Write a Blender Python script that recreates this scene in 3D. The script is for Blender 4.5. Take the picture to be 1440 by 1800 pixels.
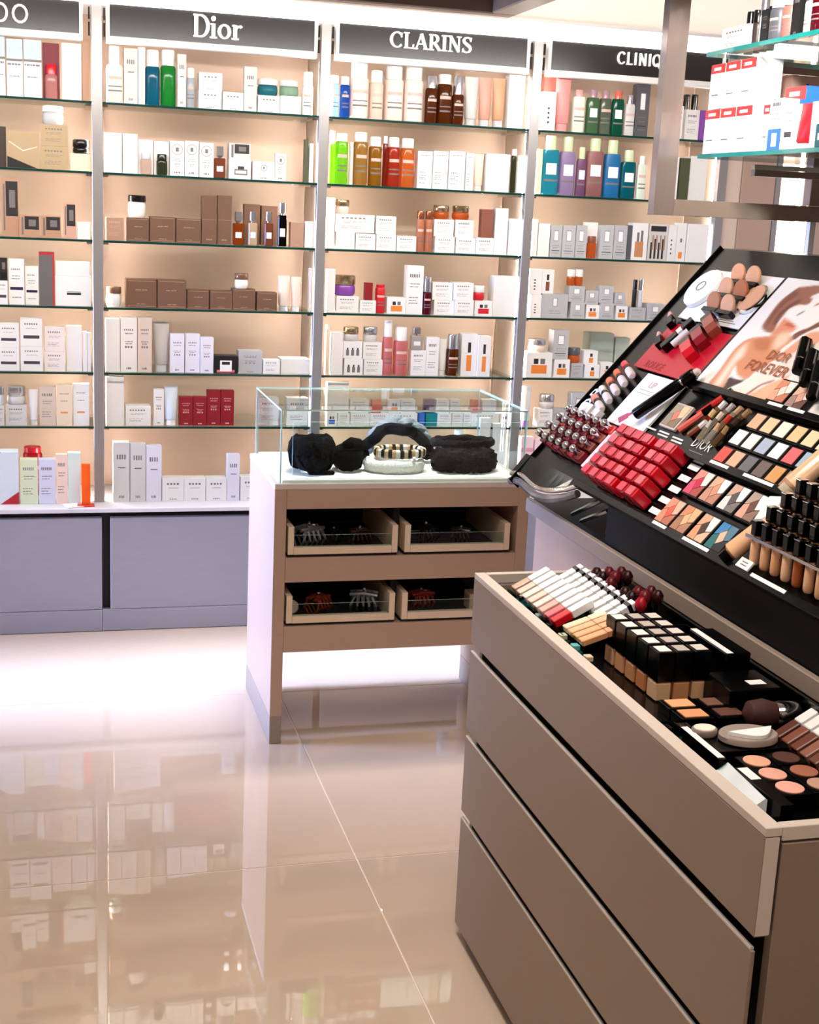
import bpy, bmesh, math, random
from mathutils import Matrix, Vector

for o in list(bpy.data.objects): bpy.data.objects.remove(o)
SC = bpy.context.scene
COL = SC.collection
random.seed(7)

# ------------------------------------------------------------------ camera
YAW, PITCH, ROLL, FPX = 0.27147533805437074, 0.2216421103848081, -0.04601701912062694, 2350.3854664190153
cy, sy = math.cos(YAW), math.sin(YAW)
fwd = Vector((sy*math.cos(PITCH), cy*math.cos(PITCH), -math.sin(PITCH)))
right = Vector((cy, -sy, 0)); down = fwd.cross(right)
r2 = right*math.cos(ROLL) + down*math.sin(ROLL)
d2 = down*math.cos(ROLL) - right*math.sin(ROLL)
cam = bpy.data.cameras.new('camera'); cam_o = bpy.data.objects.new('camera', cam); COL.objects.link(cam_o)
M = Matrix((r2, -d2, -fwd)).transposed().to_4x4(); M.translation = Vector((0.0, -5.0400871584312865, 1.6))
cam_o.matrix_world = M
cam.sensor_fit = 'HORIZONTAL'; cam.sensor_width = 36.0; cam.lens = 36.0*FPX/1440.0
cam.clip_start = 0.05; cam.clip_end = 60
SC.camera = cam_o

# ------------------------------------------------------------------ world, lights, exposure
SC.view_settings.view_transform = 'Standard'; SC.view_settings.look = 'None'
SC.view_settings.gamma = 1.0; SC.view_settings.use_curve_mapping = False
SC.view_settings.exposure = 0.0
SC.cycles.transparent_max_bounces = 24
SC.cycles.max_bounces = 8
W = bpy.data.worlds.new('world'); SC.world = W; W.use_nodes = True
W.node_tree.nodes['Background'].inputs[0].default_value = (1.0, 0.95, 0.9, 1); W.node_tree.nodes['Background'].inputs[1].default_value = 0.12

def area(name, loc, rot, sx, sy_, power, col, spread=180):
    l = bpy.data.lights.new(name, 'AREA'); l.shape = 'RECTANGLE'; l.size = sx; l.size_y = sy_
    if isinstance(rot, Vector): rot = (rot-Vector(loc)).to_track_quat('-Z', 'Y').to_euler()
    l.energy = power; l.color = col; l.spread = math.radians(spread)
    o = bpy.data.objects.new(name, l); COL.objects.link(o); o.location = loc; o.rotation_euler = rot
    return o
R = math.radians
area('ceiling_light_front', (0.45, -4.3, 2.55), Vector((0.5, -3.5, 0.0)), 2.2, 1.4, 27, (1.0, 0.91, 0.82), 130)
area('ceiling_light_display', (0.55, -2.4, 2.38), (0, R(-8), 0), 0.3, 1.6, 23, (1.0, 0.94, 0.88), 120)
area('cool_cove_light', (0.3, -0.66, 2.4), (0, 0, 0), 3.2, 0.36, 19, (0.50, 0.63, 1.0), 28)
area('cool_side_light', (-2.6, -0.62, 1.15), (0, R(-82), R(-6)), 1.6, 0.7, 46, (0.36, 0.52, 1.0), 44)
area('case_fill_light', (1.03, -1.0, 2.185), (0, 0, 0), 0.6, 0.06, 6, (1.0, 0.97, 0.94), 60)  # added fill over the glass case; the frame carries no such lamp
area('shelf_fill_light', (0.5, -0.87, 2.185), (R(50), 0, 0), 3.6, 0.06, 32, (1.0, 0.95, 0.9), 150)  # fill added to light the product fronts; no track hangs on the frame
area('hanging_fill_light', (0.95, -3.1, 2.5), Vector((1.66, -2.1, 1.95)), 0.2, 0.2, 3.6, (1.0, 0.96, 0.92), 40)  # small fill added to whiten the products on the hanging shelves
area('ceiling_fill_light', (1.6, 0.02, 2.335), (R(172), 0, 0), 4.4, 0.08, 9, (1.0, 0.97, 0.94))  # upward fill added to brighten the ceiling, not part of the cornice
LED_STRENGTH = 105.0

# ------------------------------------------------------------------ materials
def lin(c):
    return tuple((v/12.92 if v <= 0.04045 else ((v+0.055)/1.055)**2.4) for v in c)
def hx(s):
    return lin(tuple(int(s[i:i+2], 16)/255 for i in (0, 2, 4)))
MATS = {}
def mat(name, col=None, rough=0.5, metal=0.0, spec=0.5, noise=0.0, scale=40, emit=0, bump=0, objcol=False, coat=0, stretch=None):
    if name in MATS: return MATS[name]
    m = bpy.data.materials.new(name); m.use_nodes = True; nt = m.node_tree
    b = nt.nodes['Principled BSDF']
    b.inputs['Roughness'].default_value = rough; b.inputs['Metallic'].default_value = metal
    b.inputs['Specular IOR Level'].default_value = spec
    if coat: b.inputs['Coat Weight'].default_value = coat; b.inputs['Coat Roughness'].default_value = 0.03
    src = None
    if objcol:
        oi = nt.nodes.new('ShaderNodeObjectInfo'); src = oi.outputs['Color']
    elif col is not None:
        c = hx(col) if isinstance(col, str) else col
        b.inputs['Base Color'].default_value = (*c, 1)
        rgb = nt.nodes.new('ShaderNodeRGB'); rgb.outputs[0].default_value = (*c, 1); src = rgb.outputs[0]
    if noise or bump:
        tc = nt.nodes.new('ShaderNodeTexCoord'); nz = nt.nodes.new('ShaderNodeTexNoise')
        nz.inputs['Scale'].default_value = scale; nz.inputs['Detail'].default_value = 4
        if stretch:
            mp = nt.nodes.new('ShaderNodeMapping'); mp.inputs['Scale'].default_value = stretch
            nt.links.new(tc.outputs['Object'], mp.inputs[0]); nt.links.new(mp.outputs[0], nz.inputs['Vector'])
        else: nt.links.new(tc.outputs['Object'], nz.inputs['Vector'])
        if noise:
            mr = nt.nodes.new('ShaderNodeMapRange'); mr.inputs[3].default_value = 1-noise; mr.inputs[4].default_value = 1+noise
            nt.links.new(nz.outputs[0], mr.inputs[0])
            mx = nt.nodes.new('ShaderNodeMix'); mx.data_type = 'RGBA'; mx.blend_type = 'MULTIPLY'; mx.inputs[0].default_value = 1
            nt.links.new(src, mx.inputs[6]); nt.links.new(mr.outputs[0], mx.inputs[7]); src = mx.outputs[2]
        if bump:
            bp = nt.nodes.new('ShaderNodeBump'); bp.inputs['Strength'].default_value = bump; bp.inputs['Distance'].default_value = 0.01
            nt.links.new(nz.outputs[0], bp.inputs['Height']); nt.links.new(bp.outputs[0], b.inputs['Normal'])
    if src is not None: nt.links.new(src, b.inputs['Base Color'])
    if emit:
        b.inputs['Emission Color'].default_value = (*(hx(col) if isinstance(col, str) else col), 1); b.inputs['Emission Strength'].default_value = emit
    MATS[name] = m; return m
def glass_mat(name, tint, gloss=0.06, rough=0.02, objcol=False, dens=1.0):
    """clear sheet: tinted transparency under a fresnel reflection"""
    if name in MATS: return MATS[name]
    m = bpy.data.materials.new(name); m.use_nodes = True; nt = m.node_tree; nt.nodes.clear()
    out = nt.nodes.new('ShaderNodeOutputMaterial'); mix = nt.nodes.new('ShaderNodeMixShader')
    tr = nt.nodes.new('ShaderNodeBsdfTransparent'); gl = nt.nodes.new('ShaderNodeBsdfGlossy'); lw = nt.nodes.new('ShaderNodeLayerWeight'); lw.inputs[0].default_value = 0.5
    pwn = nt.nodes.new('ShaderNodeMath'); pwn.operation = 'POWER'; pwn.inputs[1].default_value = 5.0; nt.links.new(lw.outputs['Facing'], pwn.inputs[0])
    fr = nt.nodes.new('ShaderNodeMath'); fr.operation = 'MULTIPLY_ADD'; fr.inputs[1].default_value = 0.7; fr.inputs[2].default_value = 0.012; nt.links.new(pwn.outputs[0], fr.inputs[0])
    tr.inputs[0].default_value = (*hx(tint), 1); gl.inputs['Roughness'].default_value = rough
    nt.links.new(fr.outputs[0], mix.inputs[0]); nt.links.new(tr.outputs[0], mix.inputs[1]); nt.links.new(gl.outputs[0], mix.inputs[2])
    nt.links.new(mix.outputs[0], out.inputs[0]); MATS[name] = m; return m
def liquid_mat(name):
    """tinted see-through bottle: object colour drives body, part translucent, part clear"""
    if name in MATS: return MATS[name]
    m = bpy.data.materials.new(name); m.use_nodes = True; nt = m.node_tree
    b = nt.nodes['Principled BSDF']; out = nt.nodes['Material Output']
    b.inputs['Roughness'].default_value = 0.12; b.inputs['Specular IOR Level'].default_value = 0.6
    oi = nt.nodes.new('ShaderNodeObjectInfo'); tl = nt.nodes.new('ShaderNodeBsdfTranslucent'); tp = nt.nodes.new('ShaderNodeBsdfTransparent')
    for i in (b.inputs['Base Color'], tl.inputs[0], tp.inputs[0]): nt.links.new(oi.outputs['Color'], i)
    m1 = nt.nodes.new('ShaderNodeMixShader'); m1.inputs[0].default_value = 0.45
    m2 = nt.nodes.new('ShaderNodeMixShader'); m2.inputs[0].default_value = 0.35
    nt.links.new(b.outputs[0], m1.inputs[1]); nt.links.new(tl.outputs[0], m1.inputs[2])
    nt.links.new(m1.outputs[0], m2.inputs[1]); nt.links.new(tp.outputs[0], m2.inputs[2]); nt.links.new(m2.outputs[0], out.inputs[0])
    MATS[name] = m; return m

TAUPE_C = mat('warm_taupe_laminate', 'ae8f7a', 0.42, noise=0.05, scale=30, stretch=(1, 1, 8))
TAUPE = mat('taupe_laminate', '8b7564', 0.42, noise=0.05, scale=30, stretch=(1, 1, 8))
TAUPE_EDGE = mat('taupe_edge', 'cdbcae', 0.4, noise=0.04, scale=60)
TAUPE_DARK = mat('taupe_frame', '8f7d70', 0.4, noise=0.04, scale=30)
BLACK = mat('black_gloss', '030303', 0.22, spec=0.22, noise=0.2, scale=20)
BLACK_M = mat('black_matt', '040404', 0.6, spec=0.2, noise=0.2, scale=30)
DARK = mat('dark_recess', '120e0c', 0.7, noise=0.2)
STEEL = mat('brushed_post', 'a9a5a3', 0.35, 0.55, noise=0.08, scale=60, stretch=(20, 20, 1))
CHROME = mat('chrome', 'd8d8d8', 0.12, 1.0, noise=0.03)
BACKP = mat('warm_back_panel', 'b49a89', 0.55, noise=0.03, scale=8, stretch=(1, 1, 30))
SIDEP = mat('side_panel_laminate', 'd8c4b4', 0.5, noise=0.03, scale=20)
WHITE = mat('white_satin', 'efece8', 0.4, noise=0.02)
GREYB = mat('grey_base_laminate', '96939f', 0.4, noise=0.06, scale=12, stretch=(1, 1, 4))
WORK = mat('pale_worktop', 'd9d5da', 0.35, noise=0.04, scale=20)
WOOD = mat('pale_wood', 'd9bfa2', 0.5, noise=0.10, scale=25, stretch=(1, 12, 12))
SIGN = mat('sign_charcoal', '2a2726', 0.25, noise=0.06, scale=40)
GLASS = glass_mat('clear_glass', 'f4faf8')
GLASS_CASE = glass_mat('case_glass', 'fafdfc')
GEDGE = mat('glass_edge', '0d3a33', 0.15, noise=0.2, scale=15)
GEDGE2 = mat('glass_edge_pale', 'c4e0d8', 0.12, noise=0.15, scale=15)
GEDGE3 = mat('glass_edge_teal', '17877f', 0.12, noise=0.25, scale=10)
LED = mat('led_diffuser', (1.0, 0.91, 0.82), 0.5, emit=LED_STRENGTH)
LEDW = mat('cornice_diffuser', (1.0, 0.98, 0.96), 0.5, emit=2.6)
CARD = mat('carton_card', None, 0.5, noise=0.03, scale=50, objcol=True)
PLAST = mat('coloured_plastic', None, 0.22, noise=0.03, scale=30, objcol=True)
SOFT = mat('coloured_soft_plastic', None, 0.4, noise=0.03, scale=30, objcol=True)
METAL = mat('coloured_metal', None, 0.2, 0.85, noise=0.05, scale=30, objcol=True)
POWDER = mat('pressed_powder', None, 0.75, noise=0.10, scale=150, objcol=True)
LIQ = liquid_mat('tinted_bottle')
def ink(c): return mat('print_'+c, c, 0.5, noise=0.06, scale=80)
INK, INKD = ink('77706c'), ink('2a2626')
FUR_K = mat('black_fabric', '040303', 0.9, spec=0.1, noise=0.4, scale=120, bump=0.8)
FUR_W = mat('white_plush', 'f0ece8', 0.95, noise=0.10, scale=160, bump=0.5)
FUR_B = mat('dark_curly_fur', '1d1613', 0.9, spec=0.15, noise=0.75, scale=110, bump=1.0)
GREYF = mat('grey_fabric', '63666b', 0.7, noise=0.35, scale=60, bump=0.5)

# ------------------------------------------------------------------ mesh helpers
class MB:
    def __init__(s): s.v = []; s.f = []; s.m = []
    def add(s, vs, fs, m=0, mats=None):
        k = len(s.v); s.v += [tuple(p) for p in vs]
        for i, f in enumerate(fs): s.f.append([a+k for a in f]); s.m.append(mats[i] if mats else m)
        return s
    def box(s, x0, x1, y0, y1, z0, z1, m=0, bev=0):
        if bev <= 0 or min(x1-x0, y1-y0, z1-z0) < 2.5*bev:
            vs = [(x, y, z) for z in (z0, z1) for y in (y0, y1) for x in (x0, x1)]
            return s.add(vs, [(0, 2, 3, 1), (4, 5, 7, 6), (0, 1, 5, 4), (2, 6, 7, 3), (0, 4, 6, 2), (1, 3, 7, 5)], m)
        b = bev                                   # chamfered box: 24 vertices
        vs = []; idx = {}
        for sx in (0, 1):
            for sy2 in (0, 1):
                for sz in (0, 1):
                    X, Y, Z = (x0, x1)[sx], (y0, y1)[sy2], (z0, z1)[sz]
                    dx, dy, dz = (b, -b)[sx], (b, -b)[sy2], (b, -b)[sz]
                    idx[sx, sy2, sz, 'x'] = len(vs); vs.append((X, Y+dy, Z+dz))
                    idx[sx, sy2, sz, 'y'] = len(vs); vs.append((X+dx, Y, Z+dz))
                    idx[sx, sy2, sz, 'z'] = len(vs); vs.append((X+dx, Y+dy, Z))
        fs = []
        q = [(0, 0), (1, 0), (1, 1), (0, 1)]
        for t in (0, 1):
            fs.append([idx[t, a, c, 'x'] for a, c in (q if t else q[::-1])])
            fs.append([idx[a, t, c, 'y'] for a, c in (q[::-1] if t else q)])
            fs.append([idx[a, c, t, 'z'] for a, c in (q if t else q[::-1])])
        for a in (0, 1):
            for c in (0, 1):
                fs.append([idx[a, c, 0, 'x'], idx[a, c, 1, 'x'], idx[a, c, 1, 'y'], idx[a, c, 0, 'y']])
                fs.append([idx[a, 0, c, 'x'], idx[a, 1, c, 'x'], idx[a, 1, c, 'z'], idx[a, 0, c, 'z']])
                fs.append([idx[0, a, c, 'y'], idx[1, a, c, 'y'], idx[1, a, c, 'z'], idx[0, a, c, 'z']])
                for e in (0, 1): fs.append([idx[a, c, e, 'x'], idx[a, c, e, 'y'], idx[a, c, e, 'z']])
        return s.add(vs, fs, m)
    def prism(s, poly, lo, hi, axis='z', m=0):
        n = len(poly)
        def P(p, h): return {'z': (p[0], p[1], h), 'y': (p[0], h, p[1]), 'x': (h, p[0], p[1])}[axis]
        vs = [P(p, lo) for p in poly] + [P(p, hi) for p in poly]
        fs = [list(range(n))[::-1], [n+i for i in range(n)]] + [[i, (i+1) % n, n+(i+1) % n, n+i] for i in range(n)]
        return s.add(vs, fs, m)
    def lathe(s, prof, seg=14, c=(0, 0, 0), sx=1, sy2=1, m=0, power=None, mfun=None):
        vs = []; fs = []; ms = []
        for r, z in prof:
            for i in range(seg):
                a = 2*math.pi*i/seg; ca, sa = math.cos(a), math.sin(a)
                if power:
                    ca = math.copysign(abs(ca)**power, ca); sa = math.copysign(abs(sa)**power, sa)
                vs.append((c[0]+r*ca*sx, c[1]+r*sa*sy2, c[2]+z))
        for j in range(len(prof)-1):
            for i in range(seg):
                fs.append([j*seg+i, j*seg+(i+1) % seg, (j+1)*seg+(i+1) % seg, (j+1)*seg+i]); ms.append(mfun(j, i) if mfun else m)
        fs.append(list(range(seg))[::-1]); ms.append(m)
        n = (len(prof)-1)*seg; fs.append([n+i for i in range(seg)]); ms.append(m)
        return s.add(vs, fs, mats=ms)
    def tube(s, path, r, seg=8, m=0, closed=False, ry=None, noise=0):
        n = len(path); vs = []; fs = []; pts = [Vector(p) for p in path]
        for i, p in enumerate(pts):
            a = pts[(i-1) % n] if (closed or i > 0) else p; b = pts[(i+1) % n] if (closed or i < n-1) else p
            t = (b-a).normalized(); up = Vector((0, 0, 1))
            if abs(t.z) > 0.95: up = Vector((1, 0, 0))
            u = t.cross(up).normalized(); w = u.cross(t)
            rr = r[i] if isinstance(r, (list, tuple)) else r
            for k in range(seg):
                an = 2*math.pi*k/seg; q = 1+(random.random()-.5)*noise
                vs.append(p+u*math.cos(an)*rr*q+w*math.sin(an)*(ry or rr)*q*(rr/(r[0] if isinstance(r, (list, tuple)) else r) if ry else 1))
        L = n if closed else n-1
        for i in range(L):
            for k in range(seg):
                j = (i+1) % n
                fs.append([i*seg+k, i*seg+(k+1) % seg, j*seg+(k+1) % seg, j*seg+k])
        if not closed: fs += [list(range(seg))[::-1], [(n-1)*seg+k for k in range(seg)]]
        return s.add(vs, fs, m)
    def mesh(s, name, mats, smooth=False):
        me = bpy.data.meshes.new(name); me.from_pydata(s.v, [], s.f)
        for x in (mats if isinstance(mats, (list, tuple)) else [mats]): me.materials.append(x)
        me.polygons.foreach_set('material_index', s.m)
        if smooth:
            me.polygons.foreach_set('use_smooth', [True]*len(s.f))
            try: me.set_sharp_from_angle(angle=R(42))
            except Exception: pass
        me.update(); return me
    def build(s, name, mats, parent=None, smooth=False, **kw): return link(s.mesh(name, mats, smooth), name, parent, **kw)
def link(me, name, parent=None, loc=None, color=None, label=None, cat=None, group=None, kind=None, mtx=None):
    o = bpy.data.objects.new(name, me); COL.objects.link(o)
    if parent is not None: o.parent = parent
    if loc is not None: o.location = loc
    if mtx is not None: o.matrix_world = mtx
    if color is not None: o.color = (*(hx(color) if isinstance(color, str) else color), 1)
    for k, v in (('label', label), ('category', cat), ('group', group), ('kind', kind)):
        if v: o[k] = v
    return o
def thing(name, label, cat, loc=(0, 0, 0), group=None, mtx=None): return link(None, name, None, loc, None, label, cat, group, None, mtx)
def bx(name, m, x0, x1, y0, y1, z0, z1, parent=None, bev=0, **kw):
    """box whose object origin sits at its own base centre"""
    c = ((x0+x1)/2, (y0+y1)/2, z0)
    b = MB().box(x0-c[0], x1-c[0], y0-c[1], y1-c[1], 0, z1-z0, 0, bev)
    if parent is not None:
        pl = parent.location; c = (c[0]-pl[0], c[1]-pl[1], c[2]-pl[2])
    return b.build(name, m, parent, loc=c, **kw)
def rect_prints(rects, x0, z0, w, h, y, mb, m0=0):
    """front face at y (looking towards -Y) cut along the print's edges; rects = (u0,u1,v0,v1,slot)"""
    us = sorted({0.0, 1.0, *[min(max(r[0], 0), 1) for r in rects], *[min(max(r[1], 0), 1) for r in rects]})
    vs_ = sorted({0.0, 1.0, *[min(max(r[2], 0), 1) for r in rects], *[min(max(r[3], 0), 1) for r in rects]})
    verts = [(x0+u*w, y, z0+v*h) for v in vs_ for u in us]; n = len(us); fs = []; ms = []
    for j in range(len(vs_)-1):
        for i in range(n-1):
            uc, vc = (us[i]+us[i+1])/2, (vs_[j]+vs_[j+1])/2; k = m0
            for r in rects:
                if r[0] <= uc <= r[1] and r[2] <= vc <= r[3]: k = r[4]
            fs.append([j*n+i, j*n+i+1, (j+1)*n+i+1, (j+1)*n+i]); ms.append(k)
    mb.add(verts, fs, mats=ms)
TXT = {}
def text_mesh(body, size, m, depth=0.0003):
    k = (body, size, m.name, depth)
    if k not in TXT:
        cu = bpy.data.curves.new('lettering', 'FONT'); cu.body = body; cu.size = size; cu.align_x = 'CENTER'; cu.align_y = 'CENTER'
        cu.extrude = depth; cu.resolution_u = 2
        o = bpy.data.objects.new('lettering', cu); COL.objects.link(o)
        dg = bpy.context.evaluated_depsgraph_get(); me = bpy.data.meshes.new_from_object(o.evaluated_get(dg)); me.name = 'lettering'
        bpy.data.objects.remove(o); me.materials.clear(); me.materials.append(m); TXT[k] = me
    return TXT[k]

# ------------------------------------------------------------------ room
def struct(name, m, *b, **k): return bx(name, m, *b, kind='structure', **k)
FLOOR = mat('polished_tile', 'c8b09b', 0.015, noise=0.06, scale=2.2)
FLOOR.node_tree.nodes['Principled BSDF'].inputs['IOR'].default_value = 2.05
GROUT = mat('grout', 'e6d3c4', 0.6, noise=0.05)
floor = struct('floor', GROUT, -3.3, 4.3, -7.0, 0.34, -0.05, -0.0015)
def tiles():
    cache = {}
    xs = [-3.3]+[round(-2.859+1.2*i, 4) for i in range(6)]+[4.3]; ys = [-7.0]+[round(-6.835+1.2*i, 4) for i in range(6)]+[0.34]
    for i in range(len(xs)-1):
        for j in range(len(ys)-1):
            w, d = xs[i+1]-xs[i]-0.003, ys[j+1]-ys[j]-0.003
            if w < .02 or d < .02: continue
            k = (round(w, 3), round(d, 3))
            if k not in cache: cache[k] = MB().box(-w/2, w/2, -d/2, d/2, 0, 0.0125, 0, 0.0015).mesh('tile', FLOOR)
            link(cache[k], 'tile', floor, loc=((xs[i]+xs[i+1])/2-floor.location.x, (ys[j]+ys[j+1])/2-floor.location.y, -0.0125+0.05))
tiles()
PLASTER = mat('cream_plaster', 'e9e1d8', 0.7, noise=0.03, scale=6)
struct('wall_back', PLASTER, -3.3, 4.3, 0.34, 0.44, 0, 2.62)
struct('wall_left', PLASTER, -3.4, -3.3, -7.0, 0.34, 0, 2.62)
struct('wall_right', PLASTER, 4.3, 4.4, -7.0, 0.34, 0, 2.62)
struct('wall_front', PLASTER, -3.3, 4.3, -7.1, -7.0, 0, 2.62)
struct('ceiling', PLASTER, -3.4, 4.4, -7.1, 0.44, 2.62, 2.7)
# suspended ceiling frame above the glass case
def ceiling_frame():
    r = thing('trim_1', None, None, (0.2, -1.45, 2.2)); r['kind'] = 'structure'
    o = r.location
    bx('frame_beam', TAUPE_DARK, -1.3, 1.419, -0.908, -0.828, 2.2, 2.33, r, 0.004)
    bx('frame_beam', TAUPE_DARK, 1.339, 1.419, -2.2, -0.91, 2.2, 2.33, r, 0.004)
    bx('recess_panel', mat('dark_recess_panel', '2b211d', 0.6, noise=0.1), -1.3, 1.337, -2.2, -0.91, 2.29, 2.31, r)
    bx('light_strip', mat('frame_strip', 'f6f2ee', 0.4, emit=0.8), 1.421, 1.435, -2.2, -0.84, 2.212, 2.226, r)
ceiling_frame()

# ------------------------------------------------------------------ shelving wall
POSTX = [-0.627, 0.1912, 1.0074, 1.8295, 2.648]
SHZ = [1.921, 1.680, 1.441, 1.201, 0.962, 0.7606]
BAYN = ['leftmost bay', 'second bay from left', 'third bay from left', 'rightmost bay']
SHN = ['top', 'second', 'third', 'fourth', 'fifth', 'lowest']
PN = ['post at the far left, outside the leftmost bay', 'leftmost full post, between the first two bays', 'second full post, behind the glass case corner', 'third full post, beside the bottles of the rightmost bay', 'last post, behind the hanging frame']
for i, x in enumerate(POSTX):
    t = thing('shelf_post', 'brushed grey upright '+PN[i], 'post', (x, 0.03, 0.478), 'posts of the lit shelving wall')
    bx('post_face', STEEL, x-0.0188, x+0.0188, 0.0, 0.034, 0.478, 2.25, t, 0.0015)
    bx('side_panel', SIDEP, x-0.008, x+0.008, 0.036, 0.30, 0.478, 2.25, t)
    for s in (-1, 1):
        bx('led_strip', LED, x+s*0.0125-0.004, x+s*0.0125+0.004, 0.0355, 0.0445, 0.50, 2.12, t)
        bx('post_clip', DARK, x+s*0.026-0.003, x+s*0.026+0.003, 0.004, 0.014, 2.145, 2.19, t)
        bx('post_clip', DARK, x+s*0.026-0.003, x+s*0.026+0.003, 0.004, 0.014, 2.20, 2.24, t)
for b in range(4):
    x0, x1 = POSTX[b]+0.0095, POSTX[b+1]-0.0095
    bx('back_panel', BACKP, x0, x1, 0.302, 0.316, 0.48, 2.25, label='warm beige back panel of the '+BAYN[b], cat='panel', group='back panels of the shelving wall')
    for k, z in enumerate(SHZ):
        g = thing('glass_shelf', f'{SHN[k]} clear glass shelf with dark green edge, {BAYN[b]}', 'shelf', ((x0+x1)/2, 0.13, z), 'glass shelves of the lit wall')
        a, c, lz = (x0-x1)/2+0.002, (x1-x0)/2-0.002, 0.004
        m = MB().box(a, c, -0.125, 0.165, -lz, lz)
        m.m = [0, 0, 1, 1, 0, 0]
        m.m = [0, 0, 1, 0, 0, 0]
        m.build('shelf_pane', [GLASS, GEDGE], g)
        for s in (-1, 1):
            MB().box(-0.012, 0.012, -0.1, 0.15, -0.007, 0).build('shelf_bracket', CHROME, g, loc=(s*(c-0.014), 0, -lz-0.0003))
    # base cabinet under the bay
    t = thing('base_cabinet', f'grey laminate base cabinet under the {BAYN[b]}', 'cabinet', ((POSTX[b]+POSTX[b+1])/2, 0.1, 0), 'base cabinets of the shelving wall')
    xa, xb = POSTX[b]+0.034, POSTX[b+1]+0.004
    bx('carcass', DARK, xa-0.03, xb-0.001, -0.07, 0.33, 0.0, 0.461, t)
    bx('door', GREYB, xa, xb, -0.10, -0.072, 0.086, 0.440, t, 0.002)
    bx('kick_plate', GREYB, xa-0.029, xb, -0.10, -0.0725, 0.002, 0.0845, t, 0.001)
bx('worktop', WORK, -0.66, 3.6, -0.112, 0.335, 0.4615, 0.4778, bev=0.002, label='pale continuous worktop along the foot of the shelving wall', cat='worktop')
CORN = thing('cornice_light', 'bright white light band running along the top of the shelving wall', 'light', (1.3, 0.0, 2.25))
bx('diffuser', LEDW, -0.66, 3.6, -0.03, 0.05, 2.254, 2.309, CORN)
bx('housing', WHITE, -0.66, 3.6, -0.035, 0.30, 2.310, 2.322, CORN)

# ---- header signs: serif letters drawn as ribbons of varying width
def ribbon(mb, pts, d, m=0):
    n = len(pts); L = []; Rr = []
    for i, (x, y, w) in enumerate(pts):
        a = pts[max(i-1, 0)]; b = pts[min(i+1, n-1)]
        dx, dy = b[0]-a[0], b[1]-a[1]; q = math.hypot(dx, dy) or 1
        L.append((x-dy/q*w/2, y+dx/q*w/2)); Rr.append((x+dy/q*w/2, y-dx/q*w/2))
    for i in range(n-1):
        mb.prism([L[i], Rr[i], Rr[i+1], L[i+1]], -d, 0, 'y', m)
def arc(cx, cy_, rx, ry, a0, a1, wv, wh, n=14):
    o = []
    for i in range(n+1):
        a = R(a0+(a1-a0)*i/n); o.append((cx+rx*math.cos(a), cy_+ry*math.sin(a), wh+(wv-wh)*abs(math.cos(a))**1.3))
    return o
def ln(x0, y0, x1, y1, w): return [(x0, y0, w), (x1, y1, w)]
TH, TN = 0.17, 0.075
def serif(x, y, w=0.34, t=0.07): return ln(x-w/2, y, x+w/2, y, t)
S_PTS = [(0.56, 0.83, .09), (0.5, .93, .08), (0.36, .965, .09), (0.2, .93, .12), (.12, .8, .15), (.16, .66, .17), (.33, .53, .18), (.5, .41, .18), (.57, .25, .16), (.5, .1, .12), (.34, .035, .09), (.18, .06, .08), (.09, .18, .09)]
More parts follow.
